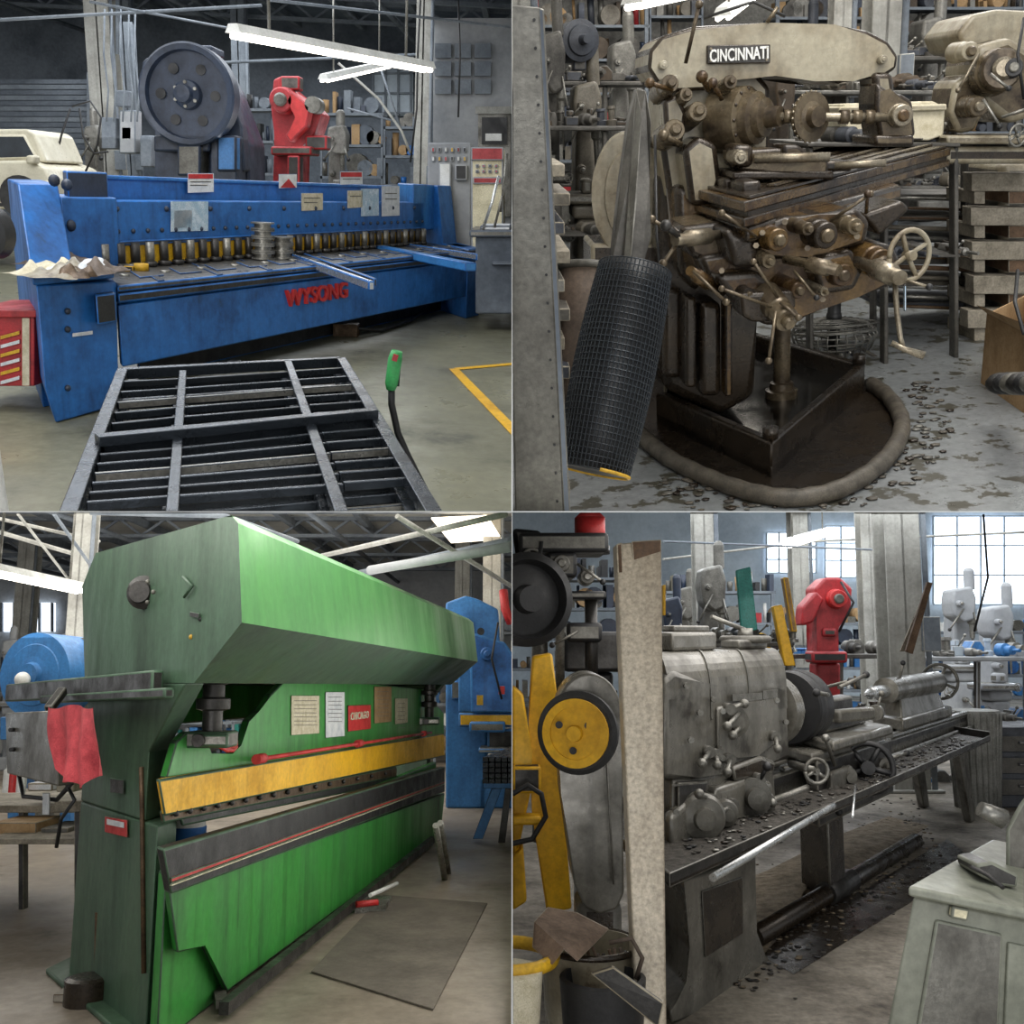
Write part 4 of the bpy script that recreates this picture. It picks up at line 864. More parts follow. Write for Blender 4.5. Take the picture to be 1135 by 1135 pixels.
m.prism([BL.Z(-40,893,.75),BL.Z(96,893,.75),BL.Z(108,876,.75),BL.Z(-40,872,.75)],(0,0,-.05),WOOD)
m.pb(-20,896,-14,by,6.9,.08,DKSTEEL);m.pb(82,896,89,BL.basey(85,6.9),6.9,.08,DKSTEEL);m.pb(20,890,26,by,d+.3,.08,DKSTEEL);m.pb(-20,930,88,936,7.0,.8,WOOD);m.pb(-10,912,40,930,d-.2,.4,CARD);m.pb(45,918,75,930,d-.2,.4,GREYM);m.pb(60,888,92,900,6.88,.4,WOOD);m.done()
m=MB('spray_can',BL)
for (x,mt) in ((14,REDL),(23,WHITE),(8,WHITE)): p=BL.P(x,878,d+.0);m.lathe(p,(0,0,1),[(0,.035),(.15,.035),(.165,.018),(.19,.018)],mt,14)
m.done()
m=MB('toolbox',BL,.01);m.pb(62,862,82,878,d+.0,.3,BEIGE);m.pb(30,868,58,877,d+.1,.3,PAPER);m.pb(60,866,80,869,d-.02,.02,YEL);m.done()
m=MB('paint_bucket',BL);p=K.pb(207,922,.45);m.lathe(p,(0,0,1),[(-.12,.09),(.1,.1),(.105,.09)],WHITE,20);m.torus(p+V((0,0,.09)),(0,0,1),.1,.008,BLUE);m.lathe(p,(0,0,1),[(-.06,.101),(.03,.103)],BLUE,20);m.done()
m=MB('anchor_post',BL,.004);p=BL.Z(106,1105,0);m.cyl(p,p+V((-.02,0,.42)),.012,RUST);m.cyl(p+V((.03,.02,0)),p+V((.06,.02,.4)),.012,RUST);m.lathe(p+V((0,-.1,0)),(0,0,1),[(0,.12),(.12,.12),(.13,.09)],OILYD,18);m.box(p.x-.18,p.x+.15,p.y-.1,p.y+.5,0,.04,CONC4);m.done()
bgmill(BL,'milling_machine',75,690,16,36,CEILI);bgmill(BL,'drill_press',10,700,20,30,WALLG);bgmill(BL,'grinding_machine',45,830,13,36,GREYM)
bgshelf(BL,'storage_shelf',-20,90,740,21,5);bgshelf(BL,'storage_shelf',250,330,720,20,6,cols=[TEAL,TEAL,BLUE2,CEILI]);bgshelf(BL,'storage_shelf',480,580,700,22,6,cols=[BLUE2,CEILI,GREYM,WHITE,CARD])
bgshelf(BL,'storage_shelf',180,260,800,18,5,cols=[TEAL,CARD,BLUE2,CEILI])
column(BL,83,14,.26,5.2,COLM);column(BL,545,20,.35,5.2,COLM);column(BL,22,24,.4,5.2,COLM);column(BL,512,24,.35,5.2,COLM)
m=MB('window_1',BL)
m.pb(0,668,60,700,29.8,.1,WIN)
for k in range(5): m.pb(k*14,668,2+k*14,700,29.7,.1,CEILI)
m.done()
m=MB('overhead_pipe',BL)
m.pt([(0,590,14),(120,625,16)],2.5,COLM);m.pt([(340,620,16),(560,570,11)],2.5,COLM);m.pt([(380,640,18),(567,600,13)],4,CEILI);m.pt([(440,572,12),(567,650,14)],3,COLM);m.pt([(60,570,12),(110,640,14)],2,CEILI);m.pt([(100,568,13),(250,572,14),(330,600,16)],3,CEILI)
m.pt([(410,632,13),(567,606,11)],5,WALLG);m.pt([(0,575,13),(110,600,15)],2.0,COLM);m.pt([(20,570,12),(90,660,15)],1.6,COLM);m.done()
lamp(BL,BL.P(-20,630,9),BL.P(92,654,10.5),.17)
m=MB('skylight_1',BL);m.prism([BL.Z(478,575,4.5),BL.Z(540,572,4.5),BL.Z(556,598,4.5),BL.Z(500,602,4.5)],(0,0,.02),SKYL);m.done()
area(BL,(-5,14,2.1),(8,10),520,(1,.98,.94),Matrix.Rotation(math.pi,3,'X'),name='upward_fill')  # added lamp facing up, set above eye level to stay unseen

# ================================================================ BOTTOM RIGHT : engine lathe
R=BR
shell(BR,CONC4,WALLBR,CEILL,26,5.4,-3,22)
Lf=Fr(BR,BR.Z(790,1108),(1365,700),(380,700))
def q_(b,pts,off,mt,m,bev=None): m.prism([Lf.pb(x,y,b) for x,y in pts],Lf.v*off,mt,bev=bev)
m=MB('engine_lathe',BR,.02)
q_(0,[(757,975),(838,950),(838,1035),(848,1062),(868,1078),(866,1090),(745,1135),(743,1120),(762,1090),(766,1050)],.55,LATHEG,m,.012)
q_(-.01,[(778,988),(823,972),(824,1035),(782,1062)],.02,OILYD,m,.004)
bt=-.42
a0,zr=Lf.ab(742,968,bt);a1,_=Lf.ab(1098,818,bt)
m.fbox(Lf,a0,a1,bt,.75,zr-.05,zr-.03,OILYD);m.fbox(Lf,a0,a1,bt,bt+.015,zr-.05,zr,DKSTEEL);m.fbox(Lf,a0,a1,.73,.75,zr-.05,zr+.05,DKSTEEL);m.fbox(Lf,a0,a0+.02,bt,.75,zr-.05,zr,DKSTEEL);m.fbox(Lf,a1-.02,a1,bt,.75,zr-.05,zr+.03,DKSTEEL)
m.fbox(Lf,a0+.05,a1-.1,bt+.04,.7,zr-.035,zr-.02,CHIPS)
b0,zb1=Lf.ab(868,856,.08);_,zb0=Lf.ab(868,905,.08);b1,_=Lf.ab(1078,800,.08);bs0,_=Lf.ab(770,900,.08)
m.fbox(Lf,bs0,b1,.08,.48,zr-.03,zr+.06,LATHEG)
m.fbox(Lf,bs0,b1,.08,.48,zb0,zb1,DKSTEEL)
m.fbox(Lf,b0,b1,.06,.14,zb1,zb1+.03,BRIGHT);m.fbox(Lf,b0,b1,.4,.5,zb1,zb1+.03,BRIGHT);m.fbox(Lf,b0,b1,.22,.26,zb1,zb1+.025,STEEL)
n=9
for k in range(n):
    aa=bs0+(b1-bs0)*k/(n-1); m.fbox(Lf,aa-.04,aa+.04,.1,.46,zr,zb0,LATHEG)
s0,_=Lf.ab(850,890,.0);sz=Lf.ab(868,885,.0)[1]
m.cyl(Lf.pt(s0,.02,sz),Lf.pt(b1,.02,sz),.022,STEEL,n=12);m.cyl(Lf.pt(s0,.02,sz-.07),Lf.pt(b1,.02,sz-.07),.018,STEEL,n=12);m.cyl(Lf.pt(s0,.02,sz-.13),Lf.pt(b1,.02,sz-.13),.013,GREYM,n=12)
m.fbox(Lf,b1-.15,b1+.02,-.04,.1,sz-.18,sz+.06,LATHEG)
# feed gearbox
q_(.02,[(745,862),(845,845),(858,850),(862,902),(845,918),(800,930),(768,950),(745,948)],.5,LATHEG,m,.03)
q_(-.06,[(792,874),(835,860),(856,866),(860,892),(838,905),(800,916),(790,902)],.12,LATHEG,m,.03)
q_(-.04,[(742,905),(770,880),(788,900),(790,935),(765,955),(745,948)],.1,LATHEG,m,.03)
q_(-.02,[(752,868),(785,866),(782,884),(752,900)],.1,DKSTEEL,m,.01)
q_(-.05,[(812,850),(845,838),(860,844),(858,858),(815,868)],.1,OILYD,m,.02)
# main head body and rounded cover
q_(.0,[(736,752),(748,742),(800,768),(845,760),(872,758),(876,842),(845,850),(800,858),(775,862),(736,866)],.5,LATHEG,m,.03)
q_(-.025,[(795,784),(862,770),(866,822),(840,838),(796,846)],.05,LATHEG,m,.015)
ha0,_=Lf.ab(742,800,.0);ha1,hz=Lf.ab(872,762,.0)
zt3=Lf.ab(742,722,.25)[1];zs=Lf.ab(742,775,0)[1]
prof=[(0,zs-.12)]+[(.16*(1-math.cos(i/8*math.pi/2)) ,zs+(zt3-zs)*math.sin(i/8*math.pi/2)) for i in range(9)]+[(.42,zt3),(.5,zt3-.1),(.5,zs-.12)]
m.prism([Lf.pt(ha0,b,c) for b,c in prof],Lf.u*(ha1-ha0),LATHEG,bev=0)
for fa_ in (.3,.62): m.prism([Lf.pt(ha0+(ha1-ha0)*fa_,b-.005,c+.005) for b,c in prof],Lf.u*.02,GREYM,bev=0)
m.fbox(Lf,ha0+.15,ha0+.65,.16,.42,zt3,zt3+.09,LATHEG);m.fbox(Lf,ha0+.2,ha0+.6,.2,.38,zt3+.09,zt3+.12,STEEL)
m.fbox(Lf,ha0+.9,ha0+1.3,.14,.4,zt3,zt3+.05,LATHEG);c=Lf.pt(ha0+1.1,.25,zt3+.05);m.torus(c,(0,0,1),.12,.02,GREYM);m.cyl(c,c+V((0,0,.06)),.04,STEEL);m.cyl(c+V((0,0,.05)),c+V((-.2,-.1,.12)),.012,STEEL,n=8)
m.lathe(Lf.pt(ha1-.1,.25,Lf.ab(860,785,.25)[1]),Lf.u,[(0,.2),(.12,.2),(.13,.16)],LATHEG,36)
zc_=Lf.ab(880,783,.25)[1];ac,_=Lf.ab(870,783,.25)
cc=Lf.pt(ac,.25,zc_)
m.lathe(cc,Lf.u,[(0,.205),(.02,.212),(.09,.212),(.1,.2),(.12,.2),(.13,.212),(.24,.212),(.26,.2),(.262,.06)],BLACK,44)
m.lathe(cc,Lf.u,[(.262,.09),(.33,.09),(.335,.05)],DKSTEEL,24)
for i in range(3):
    a=i*2.094+.3; dz=V((-Lf.u.y*math.cos(a),Lf.u.x*math.cos(a),math.sin(a))); p=cc+Lf.u*.25+dz*.05; m.bar(p+Lf.u*.03,p+Lf.u*.03+dz*.13,.05,.09,STEEL,up=Lf.u)
ca0,_=Lf.ab(893,850,.0);ca1,_=Lf.ab(985,830,.0)
m.fbox(Lf,ca0,ca1,-.08,.55,zb1+.03,zb1+.09,LATHEG);m.fbox(Lf,ca0+.2,ca1-.25,-.2,.5,zb1+.09,zb1+.15,STEEL)
m.fbox(Lf,ca0+.3,ca1-.4,.05,.35,zb1+.15,zb1+.23,DKSTEEL);m.fbox(Lf,ca0+.35,ca1-.6,.1,.28,zb1+.23,zb1+.34,DKSTEEL)
q=Lf.pt(ca0+.5,.18,zb1+.34);m.cyl(q,q+V((0,0,.08)),.03,STEEL);m.cyl(q+V((0,0,.06)),q+V((.15,-.15,.12)),.01,STEEL,n=8);m.ball(q+V((.15,-.15,.12)),.02,BLACK)
m.bar(Lf.pt(ca0+.3,.1,zb1+.3),Lf.pt(ca0-.0,.1,zb1+.3),.03,.03,STEEL);m.bar(Lf.pt(ca0+.6,.05,zb1+.24),Lf.pt(ca0+1.1,-.1,zb1+.24),.08,.08,GREYM)
c=Lf.pt(ca0+1.15,-.12,zb1+.24);m.cyl(c,c+Lf.u*.05,.05,STEEL);m.cyl(c+Lf.u*.03,c+V((.05,0,.12)),.008,STEEL,n=8);m.ball(c+V((.05,0,.12)),.02,STEEL)
m.fbox(Lf,ca0+.05,ca1-.1,-.1,.04,sz-.2,zb1+.05,DKSTEEL);m.fbox(Lf,ca0+.2,ca0+.6,-.16,-.1,sz-.1,zb1-.02,GREYM)
hw=Lf.pb(962,851,-.2);hn=V((-.25,-1,.1)); kk=hw.y/F
m.wheel(hw,hn,26*kk,3.4*kk,BLACK,spokes=5,hub=.22);m.cyl(hw,hw+V((.05,.25,-.02)),.04,STEEL)
m.wheel(Lf.pb(905,855,-.3),Lf.v*-1,.06,.01,STEEL,spokes=3);m.cyl(Lf.pb(905,855,-.3),Lf.pb(905,855,-.3)+Lf.v*.3,.02,STEEL)
for (x0,y0,x1,y1) in ((925,848,915,818),(985,868,1000,852),(940,880,930,900),(988,840,1005,835),(918,770,905,768),(930,762,960,748)):
    p=Lf.pb(x0,y0,-.12);r_=Lf.pb(x1,y1,-.2);m.cyl(p,r_,.012,STEEL,n=8);m.ball(r_,.022,STEEL if x0%2 else BLACK,n=10)
for (x,y,r_) in ((935,860,.06),(978,848,.05),(920,878,.045),(990,858,.04)): c=Lf.pb(x,y,-.1);m.lathe(c,-Lf.v,[(0,r_),(.05,r_),(.055,r_*.5),(.1,r_*.5)],GREYM,18)
ta,_=Lf.ab(1003,780,.1);tb,_=Lf.ab(1043,775,.1)
m.fbox(Lf,ta-.2,tb+.25,.04,.48,zb1+.03,zb1+.12,LATHEG)
m.prism([Lf.pt(ta-.1,.1,zb1+.1),Lf.pt(tb+.15,.1,zb1+.1),Lf.pt(tb+.05,.16,zc_-.06),Lf.pt(ta,.16,zc_-.06)],Lf.v*.25,LATHEG)
m.lathe(Lf.pt(ta-.25,.25,zc_+.0),Lf.u,[(0,.07),(.02,.095),(tb-ta+.45,.095),(tb-ta+.47,.06)],LATHEG,24)
m.lathe(Lf.pt(ta-.75,.25,zc_+.0),Lf.u,[(0,.01),(.12,.035),(.13,.045),(.6,.045)],BRIGHT,18)
m.wheel(Lf.pt(tb+.35,.25,zc_),Lf.u,.15,.015,GREYM,spokes=4);m.cyl(Lf.pt(ta+.1,.25,zc_),Lf.pt(ta+.1,.15,zc_+.2),.012,STEEL,n=8);m.ball(Lf.pt(ta+.1,.15,zc_+.2),.02,BLACK)
fa,_=Lf.ab(1062,865,0)
for bb_ in (-.1,.6):
    m.prism([Lf.pt(fa-.25,bb_,zr-.05),Lf.pt(fa+.1,bb_,zr-.05),Lf.pt(fa+.35,bb_,0),Lf.pt(fa+.15,bb_,0)],Lf.v*.12,LATHEG)
fm,_=Lf.ab(935,900,0); m.fbox(Lf,fm-.15,fm+.15,.1,.5,0,zr-.06,OILYD)
for (x0,y0,x1,y1,b,mt) in ((815,790,806,805,-.02,STEEL),(805,785,825,780,-.02,STEEL),(820,800,812,815,-.02,STEEL),(782,832,778,846,0,STEEL),(790,835,795,848,0,STEEL),(805,840,806,856,-.02,STEEL),(785,885,775,880,-.05,STEEL),(842,880,856,890,-.06,STEEL),(855,815,862,830,-.02,STEEL),(838,862,850,850,-.06,BLACK),(808,890,796,902,-.06,STEEL)):
    p=Lf.pb(x0,y0,b);r_=Lf.pb(x1,y1,b-.1);m.cyl(p+Lf.v*.05,p-Lf.v*.06,.026,GREYM,n=12);m.cyl(p-Lf.v*.05,r_,.011,mt,n=8);m.ball(r_,.022,mt,n=10)
c=Lf.pb(832,883,-.06);m.lathe(c,-Lf.v,[(0,.09),(.04,.09),(.045,.05),(.09,.05),(.095,.02)],GREYM,24)
c=Lf.pb(812,800,-.02);m.lathe(c,-Lf.v,[(0,.07),(.03,.07),(.035,.04),(.07,.035)],LATHEG,24)
for (x,y) in ((760,760),(790,775),(765,820),(870,800),(775,790),(748,900),(760,925),(800,788),(860,776),(862,818),(800,840)): m.cyl(Lf.pb(x,y,-.02),Lf.pb(x,y,-.02)-Lf.v*.02,.014,STEEL,n=8)
for (x0,y0,x1,y1) in ((846,766,862,775),(812,770,845,777),(745,870,765,872)): q_(-.03,[(x0,y1),(x1,y1-2),(x1,y0-2),(x0,y0)],.01,STEEL,m,0)
for (x,y,r_) in ((775,905,.1),(800,900,.06),(845,888,.05)): p=Lf.pb(x,y,-.06);m.lathe(p,-Lf.v,[(-.1,r_),(.04,r_*1.05),(.06,r_*.9),(.065,r_*.5),(.09,r_*.45)],LATHEG,24)
m.cyl(BR.Z(790,973,zr+.02),BR.Z(924,893,zr+.03),.014,BRIGHT,n=12);m.cyl(BR.Z(945,905,zr),Lf.pb(948,870,-.25),.006,BRIGHT,n=8)
for i in range(420):
    a=random.uniform(a0+.3,a1-.5);b=random.uniform(bt+.05,.08); m.ball(Lf.pt(a,b,zr-.014),random.uniform(.005,.014),[CHIPS,OILYD,STEEL,CHIPS,BLACK][i%5],(1.4,1,.5),n=5)
m.done()
m=MB('gear_guard',BR,.035)
d=3.95;out=[]
for i in range(13):
    a=math.pi*i/12; out.append((655-36*math.cos(a)-2,790-44*math.sin(a)))
out=out+[(692,990),(684,1008),(665,1014),(648,1006),(636,980),(622,880)]
m.pp(out,d,.3,LATHEG)
k=(d-.05)/F;c=BR.P(643,811,d-.02)
m.lathe(c,(-.35,-1,0),[(0,43*k),(.02,45*k),(.045,45*k),(.055,40*k)],RUBBER,44)
m.lathe(c+V((-.02,-.058,0)),(-.35,-1,0),[(0,37*k),(.012,37*k),(.013,28*k),(.006,28*k),(.008,9*k),(.03,8*k)],YEL2,40)
for i in range(3):
    a=i*2.094+.5;p=c+V((-.03,-.075,0))+V((math.cos(a)*18*k,0,math.sin(a)*18*k)); m.cyl(p,p+V((0,-.004,0)),4*k,RUBBER,n=14)
m.pb(640,1000,690,BR.basey(665,d),d+.05,.25,OILYD);m.pt([(672,840,d-.03),(680,980,d-.03)],1.2,GREYM,6)
m.done()
m=MB('timber_post',BR,.006)
p=[BR.P(683,603,3.4),BR.P(733,598,3.4),BR.P(739,1150,3.1),BR.P(706,1150,3.1)]
m.prism(p,V((0,.12,0)),WOODP);m.pp([(683,603),(690,601),(712,1150),(706,1150)],3.38,.02,WOODB);m.pp([(700,600),(733,598),(733,612),(702,622)],3.385,.01,WOODB);m.done()
m=MB('yellow_machine_frame',BR,.012)
d=4.6
m.pp([(590,728),(612,724),(620,790),(626,905),(634,1008),(606,1012),(590,905),(586,800)],d,.2,YEL2)
m.pp([(568,760),(580,770),(590,835),(590,870),(574,945),(568,955)],d-.05,.15,YEL2)
m.pp([(568,950),(580,940),(584,1000),(568,1010)],d-.1,.15,YEL2)
m.pt([(568,880,d-.2),(585,870,d-.2),(600,880,d-.2),(605,905,d-.2),(590,930,d-.2),(568,935,d-.2)],3,BLACK)
m.pb(568,850,600,880,d-.12,.1,DKSTEEL);m.pb(568,905,600,915,d-.12,.1,YEL2)
m.done()
m=MB('drill_press',BR,.02);d=5.0;k=d/F
m.lathe(BR.P(575,665,d-.3),(.3,-1,0),[(0,46*k),(.03,48*k),(.14,48*k),(.16,40*k),(.1,36*k),(.12,15*k),(.2,13*k)],BLACK,40)
m.pb(575,590,675,612,d-.1,.4,GREYM);m.pp([(568,585),(600,588),(605,640),(575,640)],d,.3,GREYM);m.pb(606,612,640,640,d-.1,.35,GREYM);m.pb(600,655,672,664,d,.3,GREYM)
m.pc(654,605,d+.1,17,.14,REDL,ax=(0,0,1));m.pc(654,574,d+.1,17,.04,REDL,ax=(0,0,1),r1=8);m.pc(654,614,d+.1,22,.04,DKSTEEL,ax=(0,0,1))
m.pc(622,645,d,10,.08,DKSTEEL,ax=(0,0,-1));m.pc(620,600,d,5,.75,STEEL,ax=(0,0,-1));m.pc(655,664,d+.1,7,.45,DKSTEEL,ax=(0,0,-1));m.pb(628,690,668,712,d,.3,GREYM);m.pc(598,640,d+.2,9,1.3,GREYM,ax=(0,0,-1))
m.pt([(600,600,d-.2),(596,640,d-.2),(606,680,d-.2),(600,712,d-.2)],2.5,BLACK);m.pl(625,628,585,620,d-.1,1.6,STEEL,ball=BLACK);m.pl(640,625,668,645,d-.1,1.6,STEEL,ball=BLACK);m.pl(640,700,612,715,d-.1,1.6,STEEL,ball=BLACK)
m.boss(622,625,d-.1,9,.06,GREYM,m2=STEEL);m.boss(650,640,d,8,.08,GREYM,m2=STEEL)
m.pb(625,700,690,745,d+.1,.4,DKSTEEL);m.pb(640,745,680,BR.basey(660,d),d+.2,.3,DKSTEEL)
m.wheel(BR.P(590,620,d-.15),(.2,-1,0),11*k,1.6*k,STEEL);m.done()
m=MB('scrap_bin',BR,.004)
k=3.3/F
m.lathe(BR.P(655,1125,3.3),(0,0,1),[(-.25,44*k),(.2,52*k),(.205,54*k),(.215,54*k),(.216,48*k),(.05,44*k)],BEIGE,36);m.torus(BR.P(655,1125,3.3)+V((0,0,.21)),(0,0,1),53*k,.01,OILYD)
m.lathe(BR.P(668,1095,3.1),(0,0,1),[(-.1,40*k),(0.03,43*k),(.035,38*k),(-.02,36*k)],BLACK,32)
m.pp([(592,1022,3.15),(607,1006,3.3),(640,1012,3.3),(675,1030,3.25),(640,1066,3.0),(625,1052,3.0),(612,1070,3.0),(590,1050,3.1)],3.1,.01,TANP)
m.pp([(655,1080,2.9),(680,1072,2.9),(736,1112,2.8),(730,1140,2.8)],2.9,.02,DKSTEEL)
m.pt([(675,1045,3.1),(700,1040,3.1),(712,1062,3.1),(705,1085,3.1)],2.5,BRN)
for i in range(14): m.pt([(615+i*6,1052+random.uniform(-4,14),3.2),(622+i*6+random.uniform(-9,9),1085,3.2)],2,[BRN,OILYD,WOODB,TANP][i%4],6)
m.done()
m=MB('cardboard_bucket',BR);m.lathe(BR.P(562,1120,3.0),(0,0,1),[(-.2,.08),(.1,.1),(.11,.1),(.11,.085)],PAPERY,28);m.torus(BR.P(560,1060,3.1),(0,0,1),.14,.02,YEL);m.done()
m=MB('machine_stand',BR,.01)
offv=V((.42,.5,0))
m.pp([(1012,992),(1190,1030),(1190,1170),(976,1170)],2.55,offv,GGREEN)
m.pp([(1006,982),(1190,1020),(1190,1032),(1006,994)],2.52,V((.46,.56,0)),GGREEN)
m.pp([(1038,1020),(1112,1036),(1106,1170),(1012,1170)],2.54,.02,GREYM);m.pp([(1056,1004),(1076,1008),(1073,1022),(1054,1018)],2.53,.02,CRT)
m.pp([(1118,1045),(1190,1060),(1190,1170),(1112,1170)],2.54,.015,GGREEN)
m.pp([(1112,918),(1130,885),(1150,872),(1190,868),(1190,990),(1112,972)],2.85,V((.3,.25,0)),LATHEG,bev=.04)
m.pt([(1086,896,2.85),(1112,908,2.85)],[8,11],STEEL);m.pp([(1082,958),(1100,955),(1130,970),(1128,985),(1108,982),(1084,970)],2.65,.12,DKSTEEL);m.pt([(1075,960,2.6),(1095,970,2.6),(1112,984,2.55)],2.5,DKSTEEL)
m.done()
m=MB('ribbed_drum',BR);p=BR.Z(1084,895,0);k=p.y/F
m.lathe(p,(0,0,1),[(0,22*k),(.86,27*k),(.88,26*k)],DRUMG,40)
for i in range(26):
    a=i*2*math.pi/26; m.cyl(p+V((math.cos(a)*22*k,math.sin(a)*22*k,0)),p+V((math.cos(a)*27.5*k,math.sin(a)*27.5*k,.86)),.012,DRUMG,n=6)
m.done()
m=MB('tool_cabinet',BR,.015);d=9.6;by=BR.basey(1125,d);m.pb(1104,806,1200,by,d,.6,CLD[2])
for j in range(3): m.pb(1110,815+j*24,1190,834+j*24,d-.02,.03,CLD[0]);m.pb(1130,822+j*24,1160,825+j*24,d-.05,.03,STEEL)
m.done()
m=MB('floor_pipe',BR);a=BR.Z(835,1040,.05);b=BR.Z(1015,932,.05);m.cyl(a,b,.055,OILYD,n=18);m.cyl(a.lerp(b,.35),a.lerp(b,.5),.07,DKSTEEL,n=18);m.done()
m=MB('metal_chip_pile',BR)
pts=[(795,985),(850,965),(930,925),(985,905),(1030,915),(985,945),(905,995),(850,1030),(845,1060),(800,1060)]
pv=[BR.Z(x,y,.003) for x,y in pts];c=sum(pv,V())/len(pv);cv=m.bm.verts.new(c+V((0,0,.05)));rv=[m.bm.verts.new(p) for p in pv]
for i in range(len(rv)): m.face([cv,rv[i],rv[(i+1)%len(rv)]],DUST)
for i in range(900):
    t=random.random();s_=random.gauss(0,22); x=800+t*230+s_*.5;y=1060-t*140+s_; p=BR.Z(x,y,.006); m.ball(p,random.uniform(.004,.014),[OILYD,CHIPS,BLACK,DUST][i%4],(1.5,1,.4),n=5)
m.done()
m=MB('oil_stain',BR);m.prism([BR.Z(x,y,.002) for x,y in ((845,1060),(880,1020),(960,985),(1050,930),(1075,950),(1010,1000),(960,1030),(880,1080))],(0,0,.001),OILYD);m.done()
bgmill(BR,'milling_machine',790,612,11,46,CLD[4]);bgmill(BR,'milling_machine',1068,640,14,44,WALLG)
bgmill(BR,'grinding_machine',1110,660,12,44,WALLG);bgmill(BR,'drill_press',745,650,12,36,NAVY);bgmill(BR,'drill_press',760,640,15,32,GREYM);bgmill(BR,'milling_machine',870,690,16,36,CLD[2])
bench(BR,'workbench',735,880,712,9.2,1.2);bench(BR,'workbench',860,1000,725,12,1.3,cols=CLD+[BLUE2,WALLG]);bench(BR,'workbench',1020,1145,728,11,1.2,cols=[WALLG,BLUE2,CLD[4],WALLBR,GREYM],top=WALLG)
bgshelf(BR,'tool_shelf',735,860,655,17,5);bgshelf(BR,'tool_shelf',860,990,690,18,5,cols=[BLUE2,CARD,NAVY,GREYM,WHITE]);bgshelf(BR,'tool_shelf',1020,1140,700,17,5,cols=[BLUE2,GREYM,WHITE,BLUE])
bgshelf(BR,'parts_rack',560,700,640,12,7,cols=[GREYM,DKSTEEL,NAVY,BLACK,CARD])
m=MB('teal_door_panel',BR,.01);m.pp([(816,632),(832,628),(840,698),(822,702)],8.9,.05,TEAL);m.done()
m=MB('yellow_guard_rail',BR,.01);m.pp([(857,672),(867,670),(882,738),(870,738)],8.8,.1,YEL2);m.pp([(868,640),(874,640),(884,700),(878,700)],9.1,.1,CARD);m.pp([(735,648),(738,648),(738,682),(735,682)],9,.1,YEL2);m.done()
m=MB('wood_plank',BR,.004);m.pp([(1028,645),(1034,646),(1012,725),(1004,722)],9.5,.04,WOODB);m.pp([(1024,660),(1029,660),(1003,722),(998,722)],9.6,.04,WOOD);m.done()
m=MB('red_press',BR,.03);d=11.5
m.pp([(903,652),(915,640),(932,640),(945,652),(944,672),(936,690),(926,696),(932,735),(904,735),(908,700)],d,.4,RED);m.boss(926,664,d,10,.12,REDL,m2=GREYM);m.pb(900,722,940,735,d-.2,.3,BLACK);m.pp([(890,672),(905,655),(914,664),(902,690),(888,694)],d-.1,.3,RED);m.pb(905,735,932,BR.basey(918,d),d+.05,.3,RED);m.pt([(932,645,d-.1),(946,668,d-.2),(930,700,d-.1)],1.4,BLACK);m.pb(912,696,928,706,d-.05,.1,CLD[0]);m.done()
column(BR,1005,10.5,.36,5.4,COLM);column(BR,783,13,.25,5.4,COLM);column(BR,968,15,.25,5.4,COLM);column(BR,890,18,.3,5.4,COLM)
for i,(x0,x1,y0,y1) in enumerate(((915,985,583,640),(1035,1140,572,670),(850,905,590,635))):
    m=MB('window_%d'%(i+1),BR);m.pb(x0,y0,x1,y1,25.9,.05,WIN)
    for j in range(5): m.pb(x0+(x1-x0)*j/4-.7,y0,x0+(x1-x0)*j/4+.7,y1,25.8,.06,WALLBR)
    for j in range(4): m.pb(x0,y0+(y1-y0)*j/3-.7,x1,y0+(y1-y0)*j/3+.7,25.8,.06,WALLBR)
    m.done()
lamp(BR,BR.P(870,604,14),BR.P(918,590,17),.2)
m=MB('overhead_pipe',BR);m.pt([(735,620,14),(900,600,16),(1135,590,14)],1.4,COLM);m.pt([(735,600,12),(985,610,13)],1.2,CEILI);m.pt([(1090,570,9),(1095,640,9),(1080,700,9)],1.2,BLACK);m.done()
for (loc,e) in (((13,15,4),600),((9,20,3.5),500)):
    l=bpy.data.lights.new('window_daylight','POINT');l.energy=e;l.color=(.85,.93,1);l.shadow_soft_size=.5  # unseen point lamps added mid-room to brighten the background
    o=bpy.data.objects.new('window_daylight',l);sc.collection.objects.link(o);o.matrix_world=BR.M@Matrix.Translation(loc)

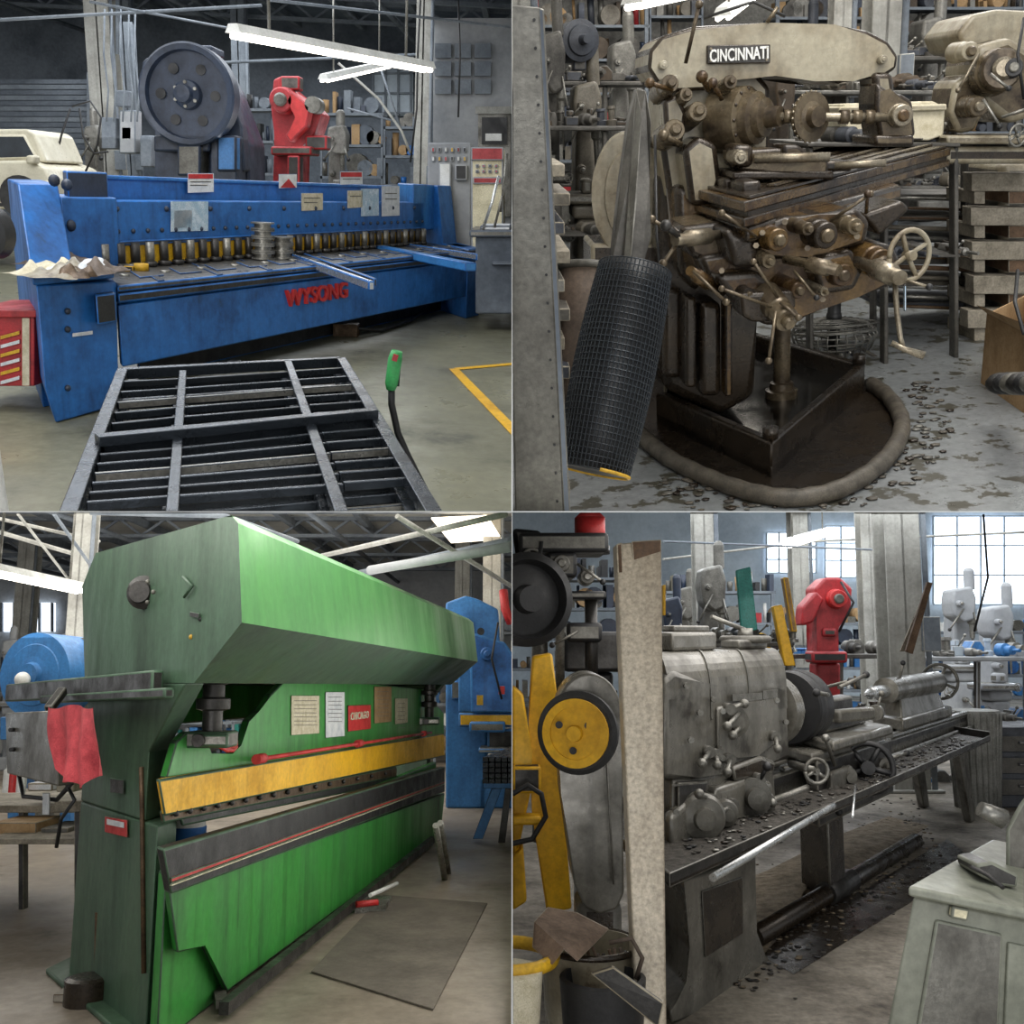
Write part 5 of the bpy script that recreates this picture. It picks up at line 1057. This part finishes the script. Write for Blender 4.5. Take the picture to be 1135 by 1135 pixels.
# ---------------------------------------------------------------- dividers between the four rooms, lights
def camobj(name,boxes,mt):
    bm=bmesh.new()
    for (x0,x1,y0,y1,z0,z1) in boxes:
        r=bmesh.ops.create_cube(bm,size=1)
        for v in r['verts']: v.co=V(((x0+x1)/2+v.co.x*(x1-x0),(y0+y1)/2+v.co.y*(y1-y0),(z0+z1)/2+v.co.z*(z1-z0)))
    me=bpy.data.meshes.new(name);bm.to_mesh(me);bm.free();me.materials.append(mt)
    ob=bpy.data.objects.new(name,me);sc.collection.objects.link(ob);ob.matrix_world=CW
camobj('light_divider_wall',[(-.0008,.0008,-18,18,-36,-2.6)],DIV)  # added edge-on divider, keeps the rooms' light apart and bounces it
camobj('light_divider_slab',[(-22,22,-.0008,.0008,-36,-2.6)],DIV)  # same kind of added light divider, lying between upper and lower rooms
DN=Matrix(((1,0,0,0),(0,0,1,0),(0,-1,0,0),(0,0,0,1)))
LFT=Matrix(((0,0,1,0),(0,1,0,0),(-1,0,0,0),(0,0,0,1)))
def camarea(name,loc,sx,sy,e,col,Rm=DN):
    l=bpy.data.lights.new(name,'AREA');l.shape='RECTANGLE';l.size=sx;l.size_y=sy;l.energy=e;l.color=col
    o=bpy.data.objects.new(name,l);sc.collection.objects.link(o)
    o.matrix_world=CW@Matrix.Translation(V(loc))@Rm
camarea('divider_top_fill',(-1.7,-.02,-5.5),2.6,3.5,95,(1,.97,.92))  # added fill lamps lying edge-on under the divider, unseen by the camera
camarea('divider_top_fill',(-4,-.02,-14),6,8,420,(1,.97,.92))
camarea('divider_top_fill',(1.8,-.02,-5.5),2.6,3.5,85,(1,.97,.93))
camarea('divider_top_fill',(4,-.02,-14),6,8,520,(.92,.96,1))
camarea('divider_side_fill',(-.02,-1.6,-6.5),4.5,1.6,40,(1,.97,.93),LFT)  # added edge-on side fill for the press brake front
sun=bpy.data.lights.new('daylight','SUN');sun.energy=1.15;sun.angle=math.radians(35);sun.color=(1,.98,.95)  # soft sun added behind the camera to light every room
o=bpy.data.objects.new('daylight',sun);sc.collection.objects.link(o)
o.matrix_world=CW@Matrix.Rotation(math.radians(4),4,'X')
w=bpy.data.worlds.new('World');sc.world=w;w.use_nodes=True
w.node_tree.nodes['Background'].inputs[0].default_value=(.92,.96,1,1);w.node_tree.nodes['Background'].inputs[1].default_value=.78
cam=bpy.data.cameras.new('camera');cam.sensor_width=36;cam.lens=36;cam.clip_end=200;cam.clip_start=.05
co=bpy.data.objects.new('camera',cam);sc.collection.objects.link(co);co.matrix_world=CW;sc.camera=co
